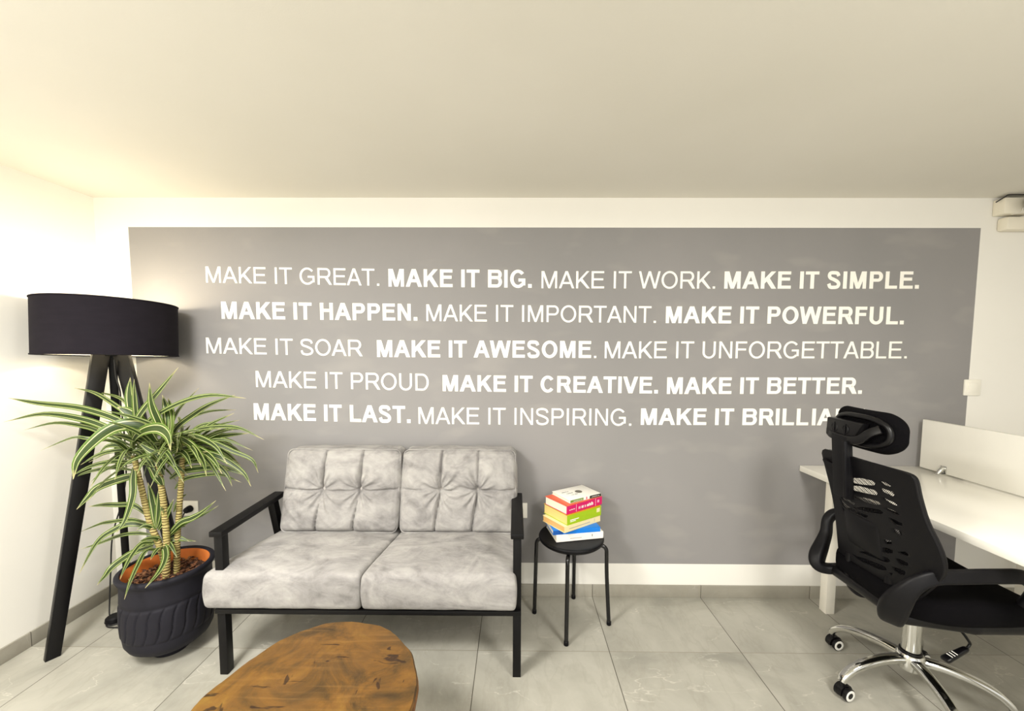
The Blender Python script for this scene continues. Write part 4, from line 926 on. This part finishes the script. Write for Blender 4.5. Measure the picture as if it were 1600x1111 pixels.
def crown(key):
    if key not in crowns:
        b = B(); crowns[key] = (b, b.loops.layers.uv.new('UVMap'))
    return crowns[key]
KEYS = []
for w, pts in LEAVES:
    b0 = Vector(pts[0]); key = min((('left', Vector((-1.70, 1.74, 0.96))), ('middle', Vector((-1.575, 1.72, 0.90))), ('right', Vector((-1.49, 1.78, 0.92))), ('low', Vector((-1.60, 1.75, 0.55)))), key=lambda kv: (kv[1] - b0).length)[0]
    b, uvl = crown(key); leaf(b, uvl, pts, w * 1.12, (0.1, -0.85, 0.5))
# shorter leaves that fill each crown all the way round
rnd = random.Random(21)
for key, c, num, L in (('left', (-1.682, 1.745, 0.90), 20, 0.25), ('middle', (-1.556, 1.728, 0.93), 20, 0.25), ('right', (-1.488, 1.782, 0.94), 36, 0.31), ('low', (-1.59, 1.765, 0.52), 8, 0.13)):
    b, uvl = crown(key); c = Vector(c)
    for i in range(num):
        a = 2.399 * i + rnd.uniform(-.3, .3); el = rnd.uniform(0.0, 1.1); l = L * rnd.uniform(0.7, 1.15)
        h = Vector((math.cos(a), math.sin(a), 0)); st = c + Vector((0, 0, rnd.uniform(-0.06, 0.03)))
        dr = rnd.uniform(0.25, 0.75)
        pts = [st + h * 0.008]
        for t in (0.33, 0.66, 1.0):
            e = el * (1 - t * 0.3); pts.append(st + h * (l * t * math.cos(e) * (1 - .12 * t)) + Vector((0, 0, l * (t * math.sin(el) - dr * t * t))))
        if any(p.y > 2.12 or p.x < -2.17 for p in pts): continue
        leaf(b, uvl, pts, rnd.uniform(0.013, 0.024), (0.1, -0.75, 0.65))
for key, (b, uvl) in crowns.items(): obj('leaf_crown', b, M_leaf, plant, smooth='keep')

# ------------------------------------------------------------------ office chair
CX, CY = 1.573, 1.538
M_shell = plain('black_chair_plastic', '0c0b0e', 0.48, spec=0.22, nscale=160, bump=0.06)
M_shellg = plain('black_gloss_plastic', '09080a', 0.32, spec=0.35, nscale=90)
M_fab = plain('black_seat_fabric', '070608', 0.95, spec=0.1, nscale=300, bump=0.2)
M_white_ring = plain('white_caster_ring', 'e8e6df', 0.35)
k = NT('black_mesh_fabric', 0.8, spec=0.2); k.color('0d0c0e'); p = k.objc()
s = k.n('SeparateXYZ'); k.l(p, s.inputs[0])
u = k.math('FRACT', k.math('MULTIPLY', k.math('ADD', s.outputs[1], k.math('MULTIPLY', s.outputs[2], 0.8)), 160)); v = k.math('FRACT', k.math('MULTIPLY', k.math('SUBTRACT', s.outputs[2], k.math('MULTIPLY', s.outputs[1], 0.5)), 60))
hole = k.math('MULTIPLY', k.math('GREATER_THAN', u, 0.34), k.math('GREATER_THAN', v, 0.16))
tr = k.n('BsdfTransparent'); ms = k.n('MixShader'); k.l(hole, ms.inputs[0]); k.l(k.p.outputs[0], ms.inputs[1]); k.l(tr.outputs[0], ms.inputs[2]); k.l(ms.outputs[0], k.t.nodes['Material Output'].inputs[0]); M_mesh = k.m
chair = thing('office_chair', 'black mesh-back office chair with headrest and chrome base at the desk', 'office chair', (CX, CY, 0))
YC = 1.52
def back_x(y, z):
    return 1.487 - 0.2 * z + 0.30 * (abs(y - YC) ** 2.2) - 0.012 + 0.012 * math.cos((z - 0.6) * 4)
def plate(outline, holes, th, bev, res=0.02):
    cu = bpy.data.curves.new('tmp', 'CURVE'); cu.dimensions = '2D'; cu.fill_mode = 'BOTH'; cu.extrude = th / 2 - bev; cu.bevel_depth = bev; cu.bevel_resolution = 1; cu.offset = 0
    for q in [outline] + holes:
        s_ = cu.splines.new('POLY'); s_.points.add(len(q) - 1); s_.use_cyclic_u = True
        for pt, (y, z) in zip(s_.points, q): pt.co = (y, z, 0, 1)
    o = bpy.data.objects.new('tmp', cu); C.objects.link(o); dg = bpy.context.evaluated_depsgraph_get()
    me = bpy.data.meshes.new_from_object(o.evaluated_get(dg)); bpy.data.objects.remove(o)
    bm = B(); bm.from_mesh(me); bpy.data.meshes.remove(me); bmesh.ops.remove_doubles(bm, verts=bm.verts, dist=1e-5)
    y0, y1 = min(v.co.x for v in bm.verts), max(v.co.x for v in bm.verts); z0, z1 = min(v.co.y for v in bm.verts), max(v.co.y for v in bm.verts)
    for ax, a, b in ((0, y0, y1), (1, z0, z1)):
        t = a + res
        while t < b:
            co = [0, 0, 0]; co[ax] = t; no = [0, 0, 0]; no[ax] = 1
            bmesh.ops.bisect_plane(bm, geom=bm.verts[:] + bm.edges[:] + bm.faces[:], plane_co=co, plane_no=no); t += res
    return bm
def smooth_poly(q, n=4): return [(p.x, p.y) for p in spline([(a, b, 0) for a, b in q] + [(q[0][0], q[0][1], 0), (q[1][0], q[1][1], 0)], n)[:-n]][:n * len(q)]
def rnd_poly(q, r=0.25):
    out = []
    for i in range(len(q)):
        a, b, c = Vector(q[i - 1]), Vector(q[i]), Vector(q[(i + 1) % len(q)])
        out += [tuple(b + (a - b) * r), tuple(b + (a - b) * (r * .35) + (c - b) * (r * .35)), tuple(b + (c - b) * r)]
    return out
bm = plate(rnd_poly(BACK, 0.3), [rnd_poly([(sum(a for a, _ in q) / len(q) + (y - sum(a for a, _ in q) / len(q)) * 1.06, sum(b for _, b in q) / len(q) + (z - sum(b for _, b in q) / len(q)) * 1.22) for y, z in q], 0.15) for q in SLOTS], 0.007, 0.0012)
for v in bm.verts: y, z, d = v.co; v.co = Vector((back_x(y, z) + d, y, z))
shell = obj('backrest', bm, M_shell, chair, smooth=40)
cy_ = sum(q[0] for q in BACK) / len(BACK); cz_ = sum(q[1] for q in BACK) / len(BACK)
ins = [(cy_ + (y - cy_) * 0.93, cz_ + (z - cz_) * 0.95) for y, z in BACK]
bm = plate(rnd_poly(ins, 0.3), [], 0.0, 0.0, 0.03)
for v in bm.verts: y, z, d = v.co; v.co = Vector((back_x(y, z) + 0.012 + d, y, z))
obj('mesh_panel', bm, M_mesh, chair, label='see-through black mesh')
bm = B()   # raised frame that carries the mesh at the front side
fr = [Vector((back_x(y, z) + 0.010, y, z)) for y, z in rnd_poly([(cy_ + (y - cy_) * 0.965, cz_ + (z - cz_) * 0.975) for y, z in BACK], 0.3)]
sweep(bm, fr + [fr[0]], rrect(0.012, 0.018, 0.005, 2), up=(1, 0, 0), caps=False); obj('back_rim', bm, M_shell, chair)
# lumbar pad bulging from the shell
def lum(p, n):
    y = 1.535 + p.x; z = 0.665 + p.y
    return Vector((back_x(y, z) + 0.008 + p.z - 0.020 * max(0, 1 - (p.x / 0.085) ** 2) ** .6 * max(0, 1 - (p.y / 0.075) ** 2) ** .6, y, z))
bm = B(); cushion(bm, (0.082, 0.07, 0.008), 0.007, (16, 14, 3), lum); obj('lumbar_support', bm, M_shell, chair, smooth=60)
# seat
def seat(p, n):
    x = 1.592 + p.x; y = CY + p.y; z = 0.478 + p.z
    u = p.x / 0.235; v_ = p.y / 0.245
    if p.z > 0: z += 0.012 * abs(v_) ** 3 - 0.03 * max(0, u - .55) ** 1.5
    if u > 0: y -= math.copysign(0.03 * u ** 3, p.y) * abs(v_)
    if u < 0: y -= math.copysign(0.10 * abs(u) ** 3, p.y) * abs(v_)
    return Vector((x + 0.09 * (y - CY), y, z))
bm = B(); cushion(bm, (0.235, 0.245, 0.038), 0.034, (30, 30, 8), seat); obj('seat', bm, M_fab, chair, smooth=80)
bm = B(); cushion(bm, (0.225, 0.225, 0.022), 0.020, (24, 24, 6), lambda p, n: Vector((1.585 + p.x, CY + p.y * (1 - 0.25 * (p.x / 0.225 < -0.2) * abs(p.x / 0.225)), 0.430 + p.z + 0.03 * max(0, -p.z * 30) * 0)))
obj('seat_shell', bm, M_shellg, chair, smooth=80)
# bracket joining the back and the seat
bm = B()
for s_ in (-1, 1):
    P = spline([(1.46, CY + s_ * 0.07, 0.40), (1.42, CY + s_ * 0.07, 0.403), (1.405, CY + s_ * 0.08, 0.44), (1.41, CY + s_ * 0.085, 0.54)], 6)
    sweep(bm, P, rrect(0.07, 0.03, 0.008), up=(0, 1, 0))
box(bm, 1.40, 1.50, CY - 0.12, CY + 0.12, 0.385, 0.412, 0.008)
obj('back_bracket', bm, M_shell, chair)
# arms
NEAR = [(1.43, 1.44, 0.410), (1.375, 1.41, 0.408), (1.33, 1.375, 0.434), (1.309, 1.345, 0.494), (1.309, 1.315, 0.559), (1.333, 1.295, 0.609), (1.377, 1.285, 0.633), (1.45, 1.28, 0.639), (1.574, 1.28, 0.642), (1.657, 1.28, 0.638), (1.715, 1.3, 0.585), (1.712, 1.335, 0.49), (1.672, 1.36, 0.43), (1.6, 1.39, 0.412)]
FAR = [(1.399, 1.69, 0.438), (1.36, 1.71, 0.427), (1.332, 1.725, 0.436), (1.339, 1.74, 0.463), (1.371, 1.76, 0.505), (1.4, 1.775, 0.557), (1.413, 1.785, 0.612), (1.447, 1.79, 0.637), (1.518, 1.79, 0.64), (1.62, 1.79, 0.648), (1.7, 1.785, 0.635), (1.745, 1.77, 0.585), (1.742, 1.74, 0.49), (1.7, 1.71, 0.43), (1.63, 1.68, 0.412)]
for pts, kk in ((NEAR, 0.75), (FAR, 0.5)):
    P = spline(pts, 7)
    bm = B()
    sweep(bm, P, rrect(0.046, 0.026 if kk > .5 else 0.034, 0.010, 3), up=(0, 0, -1), scale=lambda t: 1.0 + kk * math.exp(-((t - 0.22) / 0.11) ** 2))
    obj('armrest', bm, M_shell, chair, smooth=50)
# headrest
HY, HZ = 1.530, 1.074
HL, HH = 0.145, 0.077
def hprof(x, L=HL, H_=HH):
    q = H_ * (0.98 if x < 0 else 0.6); e = abs(x) - (L - q)
    return 1.0 if e <= 0 else math.sqrt(max(0.0, 1 - min(1, e / q) ** 2))
def hx_(y): return 1.312 + 0.022 * abs((y - HY) / HL) ** 2
def head(p, n):
    k_ = max(0.10, hprof(p.x)); 
    return Vector((hx_(HY + p.x) + 0.022 + p.z * (0.45 + 0.55 * k_), HY + p.x, HZ + p.y * k_))
bm = B(); cushion(bm, (HL, HH, 0.027), 0.026, (56, 20, 6), head); hr = obj('headrest', bm, M_fab, chair, smooth=80)
bm = B(); lo = []
for i in range(73):
    a = 2 * PI * i / 72; y = math.copysign(abs(math.cos(a)) ** 0.7, math.cos(a)) * 0.118; z_ = math.copysign(abs(math.sin(a)) ** 0.85, math.sin(a)) * 0.052
    lo.append(Vector((hx_(HY + y) - 0.006, HY + y, HZ + z_)))
sweep(bm, lo, rrect(0.020, 0.022, 0.008, 3), up=(1, 0, 0), caps=False); obj('headrest_frame', bm, M_shellg, hr, smooth=60)
bm = B(); cushion(bm, (0.112, 0.044, 0.005), 0.004, (20, 6, 2), lambda p, n: Vector((hx_(HY + p.x) + 0.004 + p.z, HY + p.x, HZ + p.y))); obj('headrest_back', bm, M_shell, hr, smooth=60)
bm = B()   # slanted bracket in the recess, with an embossed mark
hexa(bm, [(1.272, 1.515, 1.032), (1.272, 1.645, 1.032), (1.306, 1.645, 1.032), (1.306, 1.505, 1.032), (1.276, 1.478, 1.105), (1.270, 1.640, 1.105), (1.306, 1.640, 1.105), (1.306, 1.478, 1.105)], 0.005)
for cy2 in (1.548, 1.600):
    lp = [Vector((1.2715, cy2 + 0.014 * math.cos(t), 1.070 + 0.016 * math.sin(t))) for t in [2 * PI * i / 16 for i in range(17)]]
    tube(bm, lp, 0.0018, 6, up=(1, 0, 0)); box(bm, 1.269, 1.274, cy2 - 0.0015, cy2 + 0.0015, 1.048, 1.092)
obj('headrest_bracket', bm, M_shellg, hr)
bm = B(); sweep(bm, spline([(1.300, 1.430, 1.093), (1.284, 1.455, 1.075), (1.274, 1.485, 1.045), (1.270, 1.53, 1.034), (1.272, 1.60, 1.036), (1.282, 1.640, 1.045), (1.294, 1.655, 1.066)], 6), rrect(0.030, 0.012, 0.004), up=(-1, 0, 0)); obj('headrest_yoke', bm, M_shellg, hr)
bm = B(); hexa(bm, [(1.278, 1.525, 0.80), (1.278, 1.598, 0.80), (1.306, 1.598, 0.80), (1.306, 1.525, 0.80), (1.262, 1.528, 1.045), (1.262, 1.605, 1.045), (1.286, 1.605, 1.045), (1.286, 1.528, 1.045)], 0.005)
hexa(bm, [(1.266, 1.522, 0.81), (1.266, 1.534, 0.81), (1.282, 1.534, 0.81), (1.282, 1.522, 0.81), (1.252, 1.524, 1.03), (1.252, 1.536, 1.03), (1.268, 1.536, 1.03), (1.268, 1.524, 1.03)], 0.003); obj('headrest_stem', bm, M_shell, chair)
bm = B(); hexa(bm, [(1.292, 1.580, 0.835), (1.284, 1.640, 0.875), (1.312, 1.640, 0.875), (1.312, 1.580, 0.835), (1.284, 1.580, 0.915), (1.280, 1.672, 0.925), (1.306, 1.672, 0.925), (1.306, 1.580, 0.915)], 0.006); obj('stem_clamp', bm, M_shell, chair)
# gas lift and base
bm = B(); lathe(bm, [(0, 0.17), (0.030, 0.17), (0.030, 0.33), (0.022, 0.335), (0.022, 0.40), (0, 0.40)], (CX, CY, 0), 32); obj('gas_lift', bm, M_chrome, chair, label='chrome column')
bm = B(); box(bm, CX - 0.09, CX + 0.09, CY - 0.07, CY + 0.07, 0.375, 0.412, 0.008); obj('tilt_mechanism', bm, M_shellg, chair)
bm = B(); lathe(bm, [(0.030, 0.118), (0.040, 0.120), (0.044, 0.135), (0.044, 0.172), (0.038, 0.182), (0.031, 0.184)], (CX, CY, 0), 36); hub = obj('hub', bm, M_chrome, chair, label='chrome hub')
bm = B(); lathe(bm, [(0.0305, 0.1845), (0.036, 0.1845), (0.035, 0.192), (0.0305, 0.194)], (CX, CY, 0), 32); obj('hub_ring', bm, M_shellg, hub)
A0 = 111.5
for i in range(5):
    a = math.radians(A0 - 72 * i); d = Vector((math.cos(a), math.sin(a), 0)); c = Vector((CX, CY, 0))
    P = spline([c + d * 0.035 + Vector((0, 0, 0.158)), c + d * 0.10 + Vector((0, 0, 0.157)), c + d * 0.18 + Vector((0, 0, 0.142)), c + d * 0.235 + Vector((0, 0, 0.120)), c + d * 0.268 + Vector((0, 0, 0.092)), c + d * 0.280 + Vector((0, 0, 0.072))], 6)
    bm = B(); sweep(bm, P, rrect(0.040, 0.030, 0.012, 4), up=(0, 0, 1), scale=lambda t: 1.05 - 0.28 * t); arm = obj('base_arm', bm, M_chrome, chair, label='chrome base arm')
    cc = c + d * 0.276; th = math.radians(-84 + 2 * i); ax = Vector((math.cos(th), math.sin(th), 0)); fw = Vector((-ax.y, ax.x, 0))
    bm = B(); tube(bm, [cc + Vector((0, 0, 0.05)), cc + Vector((0, 0, 0.078))], 0.007, 10)
    wc = cc + fw * 0.012 + Vector((0, 0, 0.0255))
    hood = [(0.0300 * math.cos(math.radians(t)), 0.0300 * math.sin(math.radians(t)) + 0.002) for t in range(-25, 206, 15)]
    hd = [(x * 0.99, z_) for x, z_ in hood] + [(x * 0.72, z_ * 0.72) for x, z_ in hood[::-1]]
    vs = [[bm.verts.new(wc + fw * x + ax * o_ + Vector((0, 0, z_))) for x, z_ in hd] for o_ in (-0.009, 0.009)]
    m_ = len(hd)
    for j in range(m_): bm.faces.new((vs[0][j], vs[0][(j + 1) % m_], vs[1][(j + 1) % m_], vs[1][j]))
    h2 = m_ // 2
    for w_ in vs:
        for j in range(h2 - 1): bm.faces.new((w_[j], w_[j + 1], w_[m_ - 2 - j], w_[m_ - 1 - j]))
    cs = obj('caster', bm, M_shellg, chair)
    for o_ in (-0.0175, 0.0175):
        bm = B(); w = wc + ax * o_; lathe(bm, [(0, -0.0075), (0.022, -0.0075), (0.0255, -0.005), (0.0255, 0.005), (0.022, 0.0075)], w, 28, 0, axis=ax * (1 if o_ > 0 else -1))
        lathe(bm, [(0.022, 0.0075), (0.0205, 0.0085), (0.013, 0.0085), (0.012, 0.0078)], w, 28, 1, axis=ax * (1 if o_ > 0 else -1)); lathe(bm, [(0.012, 0.0078), (0, 0.0082)], w, 28, 0, axis=ax * (1 if o_ > 0 else -1))
        obj('wheel', bm, [M_shellg, M_white_ring], cs, label='black wheel with a white ring')
# height lever
bm = B(); tube(bm, spline([(1.56, 1.46, 0.394), (1.60, 1.41, 0.378), (1.638, 1.40, 0.330), (1.640, 1.40, 0.315), (1.63, 1.398, 0.306)], 6), 0.0045, 10); lv = obj('height_lever', bm, M_shellg, chair)
bm = B(); cushion(bm, (0.048, 0.020, 0.012), 0.011, (14, 8, 4), lambda p, n: Vector((1.588, 1.395, 0.285)) + Vector((0.90, 0.05, 0.44)).normalized() * p.x + Vector((-0.05, 1, 0)) * (p.y * (1 - .25 * p.x / .048)) * 0.7 + Vector((-0.40, -0.35, 0.85)).normalized() * p.z)
pd = obj('lever_paddle', bm, M_shellg, lv, smooth=70)
bm = B()
e1 = Vector((0.90, 0.05, 0.44)).normalized(); e2 = Vector((-0.05, 1, 0)); e3 = Vector((-0.40, -0.35, 0.85)).normalized(); o0 = Vector((1.588, 1.395, 0.285))
for kx in (-0.026, -0.016, -0.006):
    q = [o0 + e1 * (kx + a) + e2 * b + e3 * 0.0126 for a, b in ((0, -0.010), (0.003, -0.010), (0.003, 0.010), (0, 0.010))]
    q2 = [p_ - e3 * 0.001 for p_ in q]; vv = [bm.verts.new(p_) for p_ in q]; v2 = [bm.verts.new(p_) for p_ in q2]; bm.faces.new(vv)
    for j in range(4): bm.faces.new((vv[j], v2[j], v2[(j + 1) % 4], vv[(j + 1) % 4]))
obj('lever_mark', bm, M_white_ring, pd)
